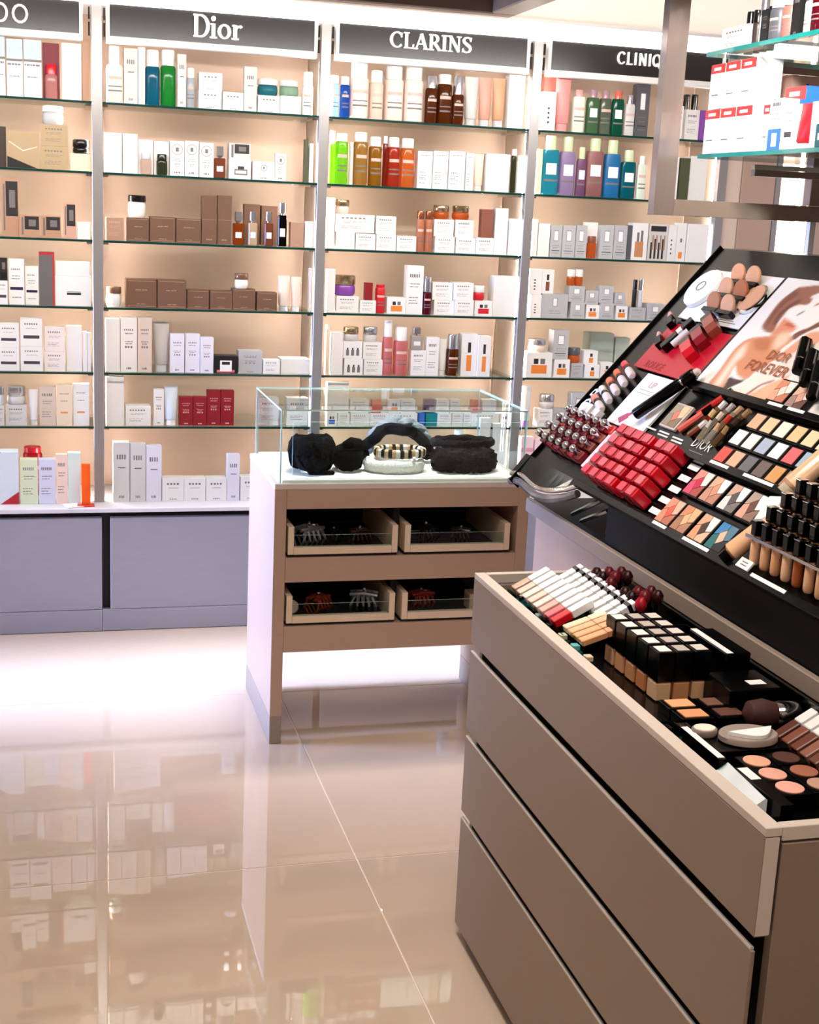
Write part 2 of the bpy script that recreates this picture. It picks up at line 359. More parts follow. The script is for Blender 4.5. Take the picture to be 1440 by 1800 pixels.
def GL(serifs):
    T = TH if serifs else 0.13; N = TN if serifs else 0.115
    sf = (lambda *a: [serif(*a)]) if serifs else (lambda *a: [])
    return {
     'D': (0.80, [ln(.18, 0, .18, 1, T), ln(.05, .965, .38, .965, N), ln(.05, .035, .38, .035, N), arc(.36, .5, .36, .465, -90, 90, T, N)]),
     'i': (0.34, [ln(.17, 0, .17, .64, T)] + sf(.17, .035) + [ln(.03, .62, .18, .62, .06), arc(.17, .86, .055, .055, 0, 360, .11, .11)]),
     'o': (0.66, [arc(.33, .325, .235, .29, 0, 360, T*.95, N)]),
     'r': (0.48, [ln(.17, 0, .17, .64, T)] + sf(.17, .035) + [ln(.03, .62, .18, .62, .06), [(.2, .45, .07), (.3, .58, .09), (.42, .6, .11), (.47, .54, .12)]]),
     'C': (0.84, [arc(.45, .5, .36, .46, 40, 320, T, N)] + ([ln(.73, .66, .73, .95, .07)] if serifs else [])),
     'L': (0.68, [ln(.2, 0, .2, 1, T), ln(.06, .04, .64, .04, N)] + sf(.2, .965) + ([ln(.62, .03, .64, .28, .08)] if serifs else [])),
     'A': (0.90, [ln(.45, .98, .14, .02, N), ln(.44, .98, .76, .02, T), ln(.26, .34, .62, .34, N)] + sf(.12, .035, .26) + sf(.76, .035, .32)),
     'R': (0.82, [ln(.18, 0, .18, 1, T), ln(.05, .965, .36, .965, N), ln(.18, .49, .4, .49, N), arc(.36, .73, .22, .235, -90, 90, T, N), ln(.38, .48, .72, .02, T)] + sf(.18, .035) + ([ln(.66, .035, .82, .035, .07)] if serifs else [])),
     'I': (0.38, [ln(.19, 0, .19, 1, T)] + sf(.19, .035) + sf(.19, .965)),
     'N': (0.92, [ln(.2, 0, .2, 1, N), ln(.19, .97, .74, .03, T), ln(.74, 0, .74, 1, N)] + sf(.2, .035, .28) + sf(.74, .965, .28) + sf(.14, .965, .2)),
     'S': (0.66, [S_PTS] + ([ln(.56, .72, .6, .97, .06), ln(.07, .03, .09, .28, .06)] if serifs else [])),
     'Q': (0.92, [arc(.45, .5, .37, .46, 0, 360, T, N), ln(.46, .26, .84, -.1, T*.8)]),
     'U': (0.80, [ln(.16, .34, .16, 1, T), ln(.64, .34, .64, 1, T), arc(.40, .34, .24, .3, 180, 360, T, N)]),
     'E': (0.66, [ln(.18, 0, .18, 1, T), ln(.14, .95, .58, .95, N), ln(.14, .5, .52, .5, N), ln(.14, .05, .58, .05, N)]),
     'H': (0.82, [ln(.18, 0, .18, 1, T), ln(.64, 0, .64, 1, T), ln(.18, .5, .64, .5, N)]),
     'O': (0.92, [arc(.46, .5, .37, .45, 0, 360, T, N)]),
    }
LETTER = mat('lit_letter', 'f5f3f0', 0.4, emit=0.35)
def sign(b, word, xc, zc, h, serifs, stretch, gap, fx0, fx1):
    t = thing('sign_board', 'charcoal header sign reading '+{0: 'a name ending in DO', 1: 'a four letter name', 2: 'a seven letter name in serif capitals', 3: 'a name partly behind the frame post'}[b]+', '+BAYN[b], 'sign', ((fx0+fx1)/2, 0, 2.125), 'header signs of the shelving wall')
    bx('sign_face', SIGN, fx0, fx1, 0.0, 0.02, 2.148, 2.2535, t)
    bx('sign_frame', WHITE, fx0-0.012, fx1+0.012, -0.008, 0.03, 2.124, 2.1475, t, 0.002)
    for xx in (fx0-0.012, fx1): bx('sign_frame', WHITE, xx, xx+0.012, -0.006, 0.03, 2.148, 2.2535, t)
    G = GL(serifs); tot = sum((G[c][0]*stretch+gap)*h for c in word)-gap*h; x = xc-tot/2
    for c in word:
        w, strokes = G[c]; mb = MB()
        for st in strokes: ribbon(mb, [(px*h*stretch, py*h, pw*h*(1+(stretch-1)*.5)) for px, py, pw in st], 0.012)
        mb.build('letter', LETTER, t, loc=(x-t.location.x, -0.0003, zc-h/2-t.location.z)); x += (w*stretch+gap)*h
sign(0, 'SHISEIDO', -0.235, 2.197, 0.062, False, 1.0, 0.16, -0.585, 0.132)
sign(1, 'Dior', 0.609, 2.2045, 0.0775, True, 1.0, 0.0, 0.235, 0.962)
sign(2, 'CLARINS', 1.4015, 2.2115, 0.0565, True, 1.08, 0.0, 1.054, 1.781)
sign(3, 'CLINIQUE', 2.275, 2.2105, 0.046, False, 0.88, 0.08, 1.880, 2.60)
# panelled wall right of the shelving
for x0, x1, m in ((2.672, 2.742, SIDEP), (2.746, 2.898, BACKP), (3.062, 3.24, BACKP), (3.244, 3.60, BACKP)):
    bx('wall_panel', m, x0, x1, 0.02, 0.04, 0.479, 2.25, bev=0.002, label={2.672: 'narrow pale upright wall panel beside the last shelf post', 2.746: 'taupe upright wall panel seen above the black display', 3.062: 'upright wall panel right of the lit niche', 3.244: 'wide upright wall panel farthest right'}[x0], cat='panel', group='upright panels right of the shelves')
n = thing('light_niche', 'slim lit upright niche between taupe wall panels', 'light', (2.98, 0.1, 0.479))
bx('niche_back', SIDEP, 2.90, 3.06, 0.16, 0.18, 0.479, 2.25, n)
bx('led_strip', LED, 3.035, 3.047, 0.06, 0.072, 0.5, 2.12, n)
bx('niche_post', STEEL, 2.902, 2.925, 0.02, 0.06, 0.479, 2.25, n)

# ------------------------------------------------------------------ glass-topped display counter
CT = thing('display_counter', 'taupe display counter with open drawers standing on two panel legs', 'counter', (1.035, -1.025, 0))
CX0, CX1, CY0, CY1 = 0.640, 1.430, -1.270, -0.780
for x0, x1 in ((CX0, 0.676), (1.394, CX1)):
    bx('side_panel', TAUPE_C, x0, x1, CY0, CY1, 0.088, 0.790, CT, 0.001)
    bx('kick_plate', TAUPE_DARK, x0, x1, CY0, CY1, 0.001, 0.0875, CT, 0.001)
bx('counter_top', TAUPE_EDGE, CX0-0.001, CX1+0.001, CY0-0.002, CY1, 0.7905, 0.8075, CT, 0.0015)
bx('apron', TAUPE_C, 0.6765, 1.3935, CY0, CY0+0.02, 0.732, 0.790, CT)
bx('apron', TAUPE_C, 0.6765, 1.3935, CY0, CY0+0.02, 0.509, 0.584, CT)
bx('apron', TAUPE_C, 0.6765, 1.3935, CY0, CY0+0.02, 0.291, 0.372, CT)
for z in (0.570, 0.358, 0.291): bx('inner_shelf', TAUPE_DARK, 0.6765, 1.3935, CY0+0.0205, CY1-0.02, z, z+0.012, CT)
bx('back_board', DARK, 0.6765, 1.3935, CY1-0.0195, CY1-0.002, 0.291, 0.790, CT)
for z in (0.5845, 0.3725):
    bx('divider', DARK, 1.0185, 1.0375, -1.20, -0.82, z, z+0.13, CT)
    for x0, x1 in ((0.683, 1.017), (1.039, 1.373)):
        d = MB(); w = x1-x0; dr = None
        d.box(-w/2, w/2, -0.19, 0.19, 0, 0.008)
        dr = d.build('drawer', DARK, CT, loc=((x0+x1)/2-1.035, -0.045, z+0.0008))
        MB().box(-w/2+0.0185, w/2-0.0185, -0.2, -0.182, 0.0083, 0.030).build('front_rail', WOOD, dr)
        for s in (-1, 1): MB().box(min(s*w/2, s*(w/2-0.018)), max(s*w/2, s*(w/2-0.018)), -0.20, 0.19, 0.0083, 0.093, 0, 0.001).build('drawer_cheek', WOOD, dr)
        pm = MB().box(-w/2+0.019, w/2-0.019, -0.196, -0.192, 0.0303, 0.066); pm.m = [1, 1, 0, 0, 1, 1]
        pm.build('glass_front', [GLASS, GEDGE2], dr)
CASE = thing('glass_case', 'clear box glass case on top of the taupe display counter', 'display case', (1.0325, -1.026, 0.8076))
def pane(x0, x1, y0, y1, z0, z1, thin, name='pane'):
    o = CASE.location
    m = MB().box(x0-o.x, x1-o.x, y0-o.y, y1-o.y, z0-o.z, z1-o.z)
    m.m = [0 if thin == 'z' else 1]*2+[0 if thin == 'y' else 1]*2+[0 if thin == 'x' else 1]*2
    m.build(name, [GLASS_CASE, GEDGE2], CASE)
pane(0.655, 1.41, -1.263, -1.258, 0.8077, 1.020, 'y'); pane(0.655, 1.41, -0.792, -0.787, 0.8077, 1.020, 'y')
pane(0.655, 0.660, -1.257, -0.793, 0.8077, 1.020, 'x'); pane(1.405, 1.41, -1.257, -0.793, 0.8077, 1.020, 'x')
pane(0.655, 1.41, -1.263, -0.787, 1.0205, 1.0255, 'z', 'top_pane')
pane(0.695, 1.400, -1.240, -1.236, 0.8160, 0.985, 'y', 'inner_screen')
bx('display_mat', mat('white_mat', 'e6ddd4', 0.7, noise=0.04), 0.664, 1.402, -1.255, -0.795, 0.8078, 0.815, CASE)

# ------------------------------------------------------------------ hair accessories in the case
def ring_pts(cx, cy_, cz, rx, ry, n=36, a0=0, a1=360, wob=0):
    return [(cx+rx*math.cos(R(a0+(a1-a0)*i/n)), cy_+ry*math.sin(R(a0+(a1-a0)*i/n)), cz+wob*math.sin(i*1.7)) for i in range(n if a1-a0 == 360 else n+1)]
def headband(name, label, m, pts, r, ry, closed, noise, loc):
    return MB().tube(pts, r, 10, 0, closed, ry, noise).build(name, m, None, True, loc=loc, label=label, cat='hair accessory')
MZ = 0.8152
g = thing('scrunchie', 'large puffy black fabric scrunchie at the left end of the glass case', 'hair accessory', (0.775, -1.12, MZ))
MB().tube(ring_pts(0, 0, 0.0575, 0.046, 0.05, 60, wob=.003), [.024+.0035*math.sin(i*1.9)+.002*math.sin(i*.7) for i in range(60)], 12, 0, True, 0.048, 0.10).build('gathered_loop', FUR_K, g, True)
MB().box(-0.02, 0.06, -0.066, -0.05, 0.001, 0.012, 0, 0.003).build('loop_end', FUR_K, g)
g = thing('knotted_headband', 'black fabric headband with knot between scrunchie and white plush headband', 'hair accessory', (0.892, -1.10, MZ+.004))
MB().tube(ring_pts(0, 0, 0.034, 0.034, 0.05, 26), 0.014, 8, 0, True, 0.033, 0.2).build('band', FUR_K, g, True)
MB().tube([(-0.02, -0.03, 0.075), (0.0, -0.04, 0.085), (0.03, -0.02, 0.08), (0.062, 0.0, 0.062)], [0.012, 0.02, 0.016, 0.006], 8).build('knot', FUR_K, g, True)
g = thing('plush_headband', 'fluffy white headband under the striped beaded one', 'hair accessory', (1.035, -1.12, MZ))
MB().tube(ring_pts(0, 0, 0.0205, 0.083, 0.058, 40), 0.014, 10, 0, True, 0.020, 0.25).build('plush_band', FUR_W, g, True)
g = thing('beaded_headband', 'striped headband wrapped in black, tan and white beads', 'hair accessory', (1.052, -1.115, MZ+0.0425))
MB().tube(ring_pts(0, 0, 0.016, 0.074, 0.052, 36), 0.005, 6, 0, True, 0.006).build('core_band', FUR_K, g, True)
bead = [MB().lathe([(0.006, -0.013), (0.0095, -0.008), (0.0095, 0.008), (0.006, 0.013)], 6).mesh('bead', mat('bead_'+c, c, 0.25, noise=0.1)) for c in ('1b1512', 'c9a27a', 'f0ebe2', '1b1512', 'd8bd98')]
for i in range(38):
    a = 2*math.pi*i/38; link(bead[i % 5], 'bead', g, loc=(0.074*math.cos(a), 0.052*math.sin(a), 0.016))
MB().lathe([(0.002, -.005), (0.006, -.002), (0.006, .002), (0.002, .005)], 8).build('pearl', WHITE, g, True, loc=(0.03, -0.062, 0.006))
g = thing('velvet_headband', 'black headband arching behind the beaded one', 'hair accessory', (1.075, -0.985, MZ))
MB().tube([(0.105*math.cos(R(180-180*i/20)), 0.02*math.sin(i), 0.02+0.088*math.sin(R(180-180*i/20))) for i in range(21)], 0.02, 8, 0, False, 0.019, 0.12).build('velvet_band', FUR_K, g, True)
g = thing('twisted_headband', 'grey twisted headband standing behind the black arch', 'hair accessory', (1.10, -0.92, MZ))
for q in (0, 1):
    MB().tube([(0.1*math.cos(R(185-190*i/26)), 0.012*math.sin(i*.8+q*3.14), 0.025+(0.092+0.008*math.cos(i*.8+q*3.14))*math.sin(R(180-180*i/26))) for i in range(27)], 0.015, 8, 0, False, None, 0.1).build('twist_strand', GREYF, g, True)
g = thing('fur_headband', 'dark curly fur headband at the right end of the glass case', 'hair accessory', (1.262, -1.11, MZ))
MB().tube(ring_pts(0, 0, 0.033, 0.083, 0.058, 44), 0.022, 12, 0, True, 0.032, 0.55).build('curly_band', FUR_B, g, True)
MB().tube([(-0.1, -0.045, 0.02), (-0.075, -0.06, 0.03), (-0.05, -0.06, 0.034)], [0.012, 0.02, 0.018], 8, noise=.4).build('band_end', FUR_K, g, True)
cb = MB()
for i in range(260):
    a = random.random()*6.283; q = random.uniform(-1.1, 1.5); x, y_ = math.cos(a), math.sin(a); rr = .0225*math.cos(q); zz = .033+.031*math.sin(q)
    px, py = (0.083+rr)*x, (0.058+rr)*y_; s_ = random.uniform(.003, .0055); ph = random.random()*6.3
    cb.tube([(px+s_*math.cos(ph+k*1.3)*.9, py+s_*math.sin(ph+k*1.3)*.9, zz+s_*math.sin(k*1.1+ph)) for k in range(5)], .0016, 4)
o = cb.build('fur_curls', FUR_B, g); o['kind'] = 'stuff'
g = thing('lace_headband', 'brown lacy headband lying on the dark curly one', 'hair accessory', (1.262, -1.09, MZ+0.0730))
MB().tube(ring_pts(0, 0, 0.012, 0.098, 0.05, 40, wob=.002), 0.007, 8, 0, True, 0.012, 0.5).build('lace_band', FUR_B, g, True)
# ---- small things in the four drawers
HK = mat('tortoise_plastic', '3a2016', 0.2, noise=0.7, scale=60); HKB = mat('black_plastic', '0d0d0d', 0.2, noise=0.3); HKS = mat('silver_grey_clip', '9a9a9a', 0.3, 0.6, noise=0.2)
HKR = mat('red_brown_plastic', '8d2f1a', 0.25, noise=0.4)
def claw(x, y, z, s, m, label, ang=0):
    g = thing('hair_claw', label, 'hair clip', (x, y, z), 'hair claws in the drawers'); g.rotation_euler = (0, 0, ang)
    for q in (-1, 1):
        b = MB()
        for k in range(5):
            px = (-2+k)*0.22*s
            b.tube([(px*.5, q*0.04*s, 0.72*s), (px*.8, q*0.28*s, 0.6*s), (px, q*0.36*s, 0.3*s), (px*1.05, q*0.12*s, 0.02*s)], [0.06*s, 0.08*s, 0.06*s, 0.03*s], 5)
        b.tube([(-.5*s, q*.2*s, .66*s), (0, q*.22*s, .72*s), (.5*s, q*.2*s, .66*s)], 0.07*s, 6)
        b.build('claw_jaw', m, g, True)
    MB().lathe([(.02*s, -.2*s), (.07*s, -.15*s), (.07*s, .15*s), (.02*s, .2*s)], 8, (0, 0, .72*s)).build('spring', CHROME, g)
UP, LO = 0.5937, 0.3817
claw(0.765, -1.17, UP, 0.085, HKS, 'silver grey hair claw in the upper left drawer', .4)
claw(0.845, -1.15, UP, 0.06, HKB, 'black hair claw in the upper left drawer', 1.0)
claw(0.925, -1.16, UP, 0.065, HK, 'tortoiseshell hair claw in the upper left drawer', .1)
claw(1.135, -1.16, UP, 0.075, HKB, 'black hair claw in the upper right drawer', .5)
claw(1.25, -1.16, UP, 0.06, HK, 'tortoiseshell hair claw in the upper right drawer', -.4)
claw(0.80, -1.17, LO, 0.075, HKR, 'red brown hair claw in the lower left drawer', .7)
claw(0.943, -1.17, LO, 0.085, HKS, 'silver grey hair claw in the lower left drawer', -.3)
claw(1.13, -1.16, LO, 0.075, HKR, 'red brown hair claw in the lower right drawer', .2)
g = MB().lathe([(0.018, 0), (0.022, 0.004), (0.022, 0.012), (0.018, 0.016)], 18).build('hair_ring', WOOD, None, True, loc=(0.715, -1.17, LO+0.022), label='pale hair ring standing in the lower left drawer', cat='hair accessory'); g.rotation_euler = (R(80), 0, 0)
pc = MB(); rect_prints([(.08, .92, .12+.15*i, .19+.15*i, 1) for i in range(6)], -0.018, 0, 0.036, 0.05, -0.001, pc); pc.box(-0.018, 0.018, -0.001, 0.001, 0, 0.05)
pc.build('price_card', [WHITE, INKD], None, loc=(1.085, -1.205, UP), label='white striped price card in the upper right drawer', cat='card')
bx('gift_box', WOOD, 1.275, 1.345, -1.21, -1.15, LO, LO+0.055, bev=0.002, label='pale cardboard box in the lower right drawer', cat='box')

# ------------------------------------------------------------------ drawer cabinet on the right
CB = thing('drawer_cabinet', 'taupe drawer cabinet with open black tray of testers on top', 'cabinet', (1.04, -3.03, 0))
XF, YA, YB, ZT = 0.880, -3.645, -2.420, 0.852
bx('carcass', DARK, XF+0.040, 1.178, YA+0.02, YB-0.02, 0.012, 0.798, CB)
bx('top_panel', TAUPE, XF, XF+0.02, YA+0.0005, YB, 0.697, 0.8385, CB, 0.001)
for z0, z1 in ((0.498, 0.676), (0.305, 0.480), (0.03, 0.287)):
    d = bx('drawer', TAUPE, XF, XF+0.006, YA+0.003, YB, z0, z1, CB, 0.001)
    MB().box(-0.0028, 0.0028, -(YB-YA)/2+0.006, (YB-YA)/2-0.006, z1-z0+0.0002, z1-z0+0.0035).build('drawer_edge', mat('drawer_edge_metal', 'd8cfc6', 0.3, 0.4, noise=0.05), d)
bx('plinth', BLACK_M, XF+0.03, 1.178, YA+0.03, YB-0.02, 0.0005, 0.0115, CB)
bx('top_edge', TAUPE_EDGE, XF, XF+0.024, YA, YB, 0.839, ZT, CB, 0.001)
bx('top_edge', TAUPE_EDGE, XF+0.0245, 1.182, YA, YA+0.016, 0.832, ZT, CB, 0.001)
bx('top_edge', TAUPE_EDGE, XF+0.0245, 1.182, YB-0.016, YB, 0.832, ZT, CB, 0.001)
bx('end_panel', TAUPE, XF+0.026, 1.182, YA, YA+0.018, 0.012, 0.828, CB, 0.001)
bx('end_panel', TAUPE, XF+0.0215, 1.182, YB-0.018, YB, 0.012, 0.828, CB, 0.001)
bx('corner_strip', TAUPE_EDGE, XF+0.0005, XF+0.0205, YA-0.001, YA+0.0002, 0.70, 0.838, CB)
bx('tray_floor', BLACK, XF+0.0245, 1.182, YA+0.0165, YB-0.0165, 0.799, 0.808, CB)
bx('tray_wall', BLACK, XF+0.0245, XF+0.028, YA+0.0165, YB-0.0165, 0.8085, 0.845, CB)
bx('tray_wall', BLACK, 1.176, 1.182, YA+0.0165, YB-0.0165, 0.8085, 0.862, CB)

# ------------------------------------------------------------------ make-up display unit
DU = thing('makeup_display', 'black slanted make-up tester display on a taupe base', 'display stand', (1.5, -2.7, 0))
A0 = Vector((1.153, -1.85, 0.933)); ES = Vector((0, -1, 0)); ET = Vector((0.66, 0, 0.7513)).normalized(); EN = ES.cross(ET).normalized()
def dm(s, t, n=0.0, rot=0.0):
    p = A0+ES*s+ET*t+EN*n
    m = Matrix((ES, ET, EN)).transposed().to_4x4()
    if rot: m = m @ Matrix.Rotation(rot, 4, 'Z')
    m.translation = p; return m
def pw(s, t, n=0): p = A0+ES*s+ET*t+EN*n; return (p.x, p.y, p.z)
def dchild(mb, name, m, smooth=False, parent=None, mtx=None):
    """part of the display, its mesh given in (s, t, n) coordinates of the slanted face"""
    o = mb.build(name, m, parent or DU, smooth); L = (mtx or dm(0, 0)).copy()
    o.matrix_local = Matrix.Translation(-Vector(DU.location)) @ L; return o
E_ = lambda s, t: pw(s, t)
def xz(t, n=0): p = pw(0, t, n); return (p[0], p[2])
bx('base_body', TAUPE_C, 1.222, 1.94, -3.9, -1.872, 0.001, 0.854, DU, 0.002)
bx('rail', TAUPE_DARK, 1.196, 1.2105, -3.9, -1.86, 0.855, 0.890, DU, 0.002)
bx('base_top', BLACK_M, 1.211, 1.94, -3.9, -1.872, 0.8545, 0.889, DU)
MB().prism([xz(.083, -.004), xz(.812, -.004), (1.74, 1.542), (1.90, 1.42), (1.90, 0.995), xz(.083, -.035)], -3.6, -1.852, 'y').build('board', BLACK, DU, loc=(-1.5, 2.7, 0))
bx('skirt', BLACK_M, 1.2135, 1.88, -3.6, -2.335, 0.8905, 0.985, DU)
bx('stand_wall', DARK, 1.45, 1.88, -2.33, -1.90, 0.8905, 0.99, DU)
def fbox(s0, s1, t0, t1, n0, n1, bev=0, m=0): return MB().box(s0, s1, t0, t1, n0, n1, m, bev)
# curved lower lip with silver edge at the far end
DKG = mat('smoked_acrylic', '0a1a16', 0.08, noise=0.6, scale=9, stretch=(3, 14, 3))
LIP = [(-.036, .025), (-.005, .034), (.024, .035), (.06, .033), (.101, .029), (.14, .0265), (.171, .028), (.21, .034), (.243, .043), (.291, .061), (.325, .082)]
lm = MB()
for i in range(len(LIP)-1):
    a, b = LIP[i], LIP[i+1]
    lm.add([(a[0], a[1], 0), (b[0], b[1], 0), (b[0], .0835, .003), (a[0], .0835, .003), (a[0], a[1], -.006), (b[0], b[1], -.006), (b[0], .0835, -.004), (a[0], .0835, -.004)],
           [(0, 1, 2, 3), (7, 6, 5, 4), (0, 4, 5, 1), (2, 6, 7, 3)] + ([(0, 3, 7, 4)] if i == 0 else []) + ([(1, 5, 6, 2)] if i == len(LIP)-2 else []))
dchild(lm, 'curved_lip', DKG)
dchild(MB().tube([(s, t-.006, -.004) for s, t in LIP], 0.0065, 8), 'silver_lip_edge', CHROME, True)
dchild(MB().tube([(s+.01, t-.022, -.012) for s, t in LIP], 0.010, 8), 'lip_under_roll', mat('smoked_grey', '6d6560', 0.15, 0.3, noise=0.3, scale=20), True)
dchild(fbox(-0.004, 0.0, .0, .815, -.03, .004), 'end_panel', BLACK)
# silver bracket under the overhang
bm_ = MB()
for p, q, r in (((-2.312, .985), (-2.295, .887), .006), ((-2.08, .896), (-2.284, .984), .006), ((-2.14, .893), (-2.288, .952), .006), ((-2.28, .984), (-2.32, .984), .005)):
    bm_.tube([(1.236-1.5, p[0]+2.7, p[1]), (1.236-1.5, q[0]+2.7, q[1])], r, 6)
bm_.build('support_bracket', CHROME, DU)
bx('support_post', DARK, 1.226, 1.25, -2.334, -2.322, 0.8905, 0.984, DU)
# ledges and price strips across the face
for t0, s0, s1 in ((.066, .345, 1.75), (.236, .43, 1.75), (.398, .43, 1.75)):
    dchild(fbox(s0, s1, t0, t0+.016, .0, .022, .001), 'ledge', BLACK)
dchild(fbox(.43, 1.75, .254, .29, -.003, .006), 'ledge_plate', BLACK)
tagm = mat('price_strip', 'efece8', 0.5, noise=0.05)
for s0, s1, t in ((.77, .829, .078), (.905, 1.01, .078), (1.17, 1.285, .078), (.779, .854, .246), (.915, 1.026, .246), (.795, .85, .409), (.87, .93, .409)):
    dchild(fbox(s0, s1, t-.0035, t+.0035, .0225, .0235), 'price_strip', tagm)
for s0, t in ((.41, .272), (.475, .274), (.478, .266), (.545, .272), (.55, .264)):
    dchild(fbox(s0, s0+.05, t-.002, t+.002, .0065, .0072), 'price_strip', tagm)
def dtext(body, size, s, t, n, m, rot=0.0, name='lettering'):
    o = link(text_mesh(body, size, m), name, DU); o.matrix_local = Matrix.Translation(-Vector(DU.location)) @ dm(s, t, n, rot); return o
dtext('DIOR', .034, .675, .278, .0068, tagm)
dchild(fbox(.645, .705, .255, .258, .0065, .0072), 'price_strip', tagm)
dtext('DIOR', .062, .045, .255, .0045, tagm, R(90))
# printed cards on the face
RED = mat('red_card', 'c4122a', 0.35, noise=0.08, scale=12)
def top(name, label, cat, s, t, n=0.0, rot=0.0, group=None): return thing(name, label, cat, group=group, mtx=dm(s, t, n, rot))
def tmesh(mb, name, m, label, cat, s, t, n=0.0, rot=0.0, group=None, color=None, smooth=False):
    o = mb.build(name, m, None, smooth, label=label, cat=cat, group=group, color=color); o.matrix_world = dm(s, t, n, rot); return o
def cbox(w, l, h, bev=0): return MB().box(-w/2, w/2, -l/2, l/2, 0, h, 0, bev)
c = tmesh(cbox(.322, .158, .004, .0005), 'display_card', WHITE, 'white card behind six oval powder testers at the top of the black display', 'card', .268, .656, .0002)
for w, y in ((.09, -.062), (.12, -.068), (.07, -.056)): MB().box(-w/2+.06, w/2+.06, y-.001, y+.001, .0041, .0044).build('printed_line', INK, c)
c = tmesh(cbox(.316, .146, .004, .0005), 'display_card', RED, 'bright red card carrying lipstick testers', 'card', .264, .486, .0002)
o = link(text_mesh('ROUGE', .03, ink('8e0f1e')), 'lettering', c, loc=(-.06, -.058, .0042))
c = tmesh(cbox(.2, .155, .006, .0005), 'display_card', WHITE, 'white card with pink brush stroke below the red card', 'card', .311, .327, .0002)
b = MB(); b.prism([(-.045, -.06), (-.036, -.066), (.02, -.01), (.062, .048), (.056, .052), (.012, .0)], .0061, .0064, 'z')
b.prism([(-.055, -.06), (-.03, -.072), (-.012, -.05), (-.03, -.038)], .0061, .0065, 'z'); b.prism([(.02, -.035), (.05, 0), (.046, .004), (.016, -.03)], .0061, .0064, 'z')
b.build('brush_stroke', ink('b8466a'), c)
MB().box(-.075, .0, .03, .031, .0061, .0064).build('printed_line', INK, c); MB().box(-.075, .0, .02, .021, .0061, .0064).build('printed_line', INK, c)
link(text_mesh('LIP', .026, ink('c98a92')), 'lettering', c, loc=(-.03, .048, .0062))
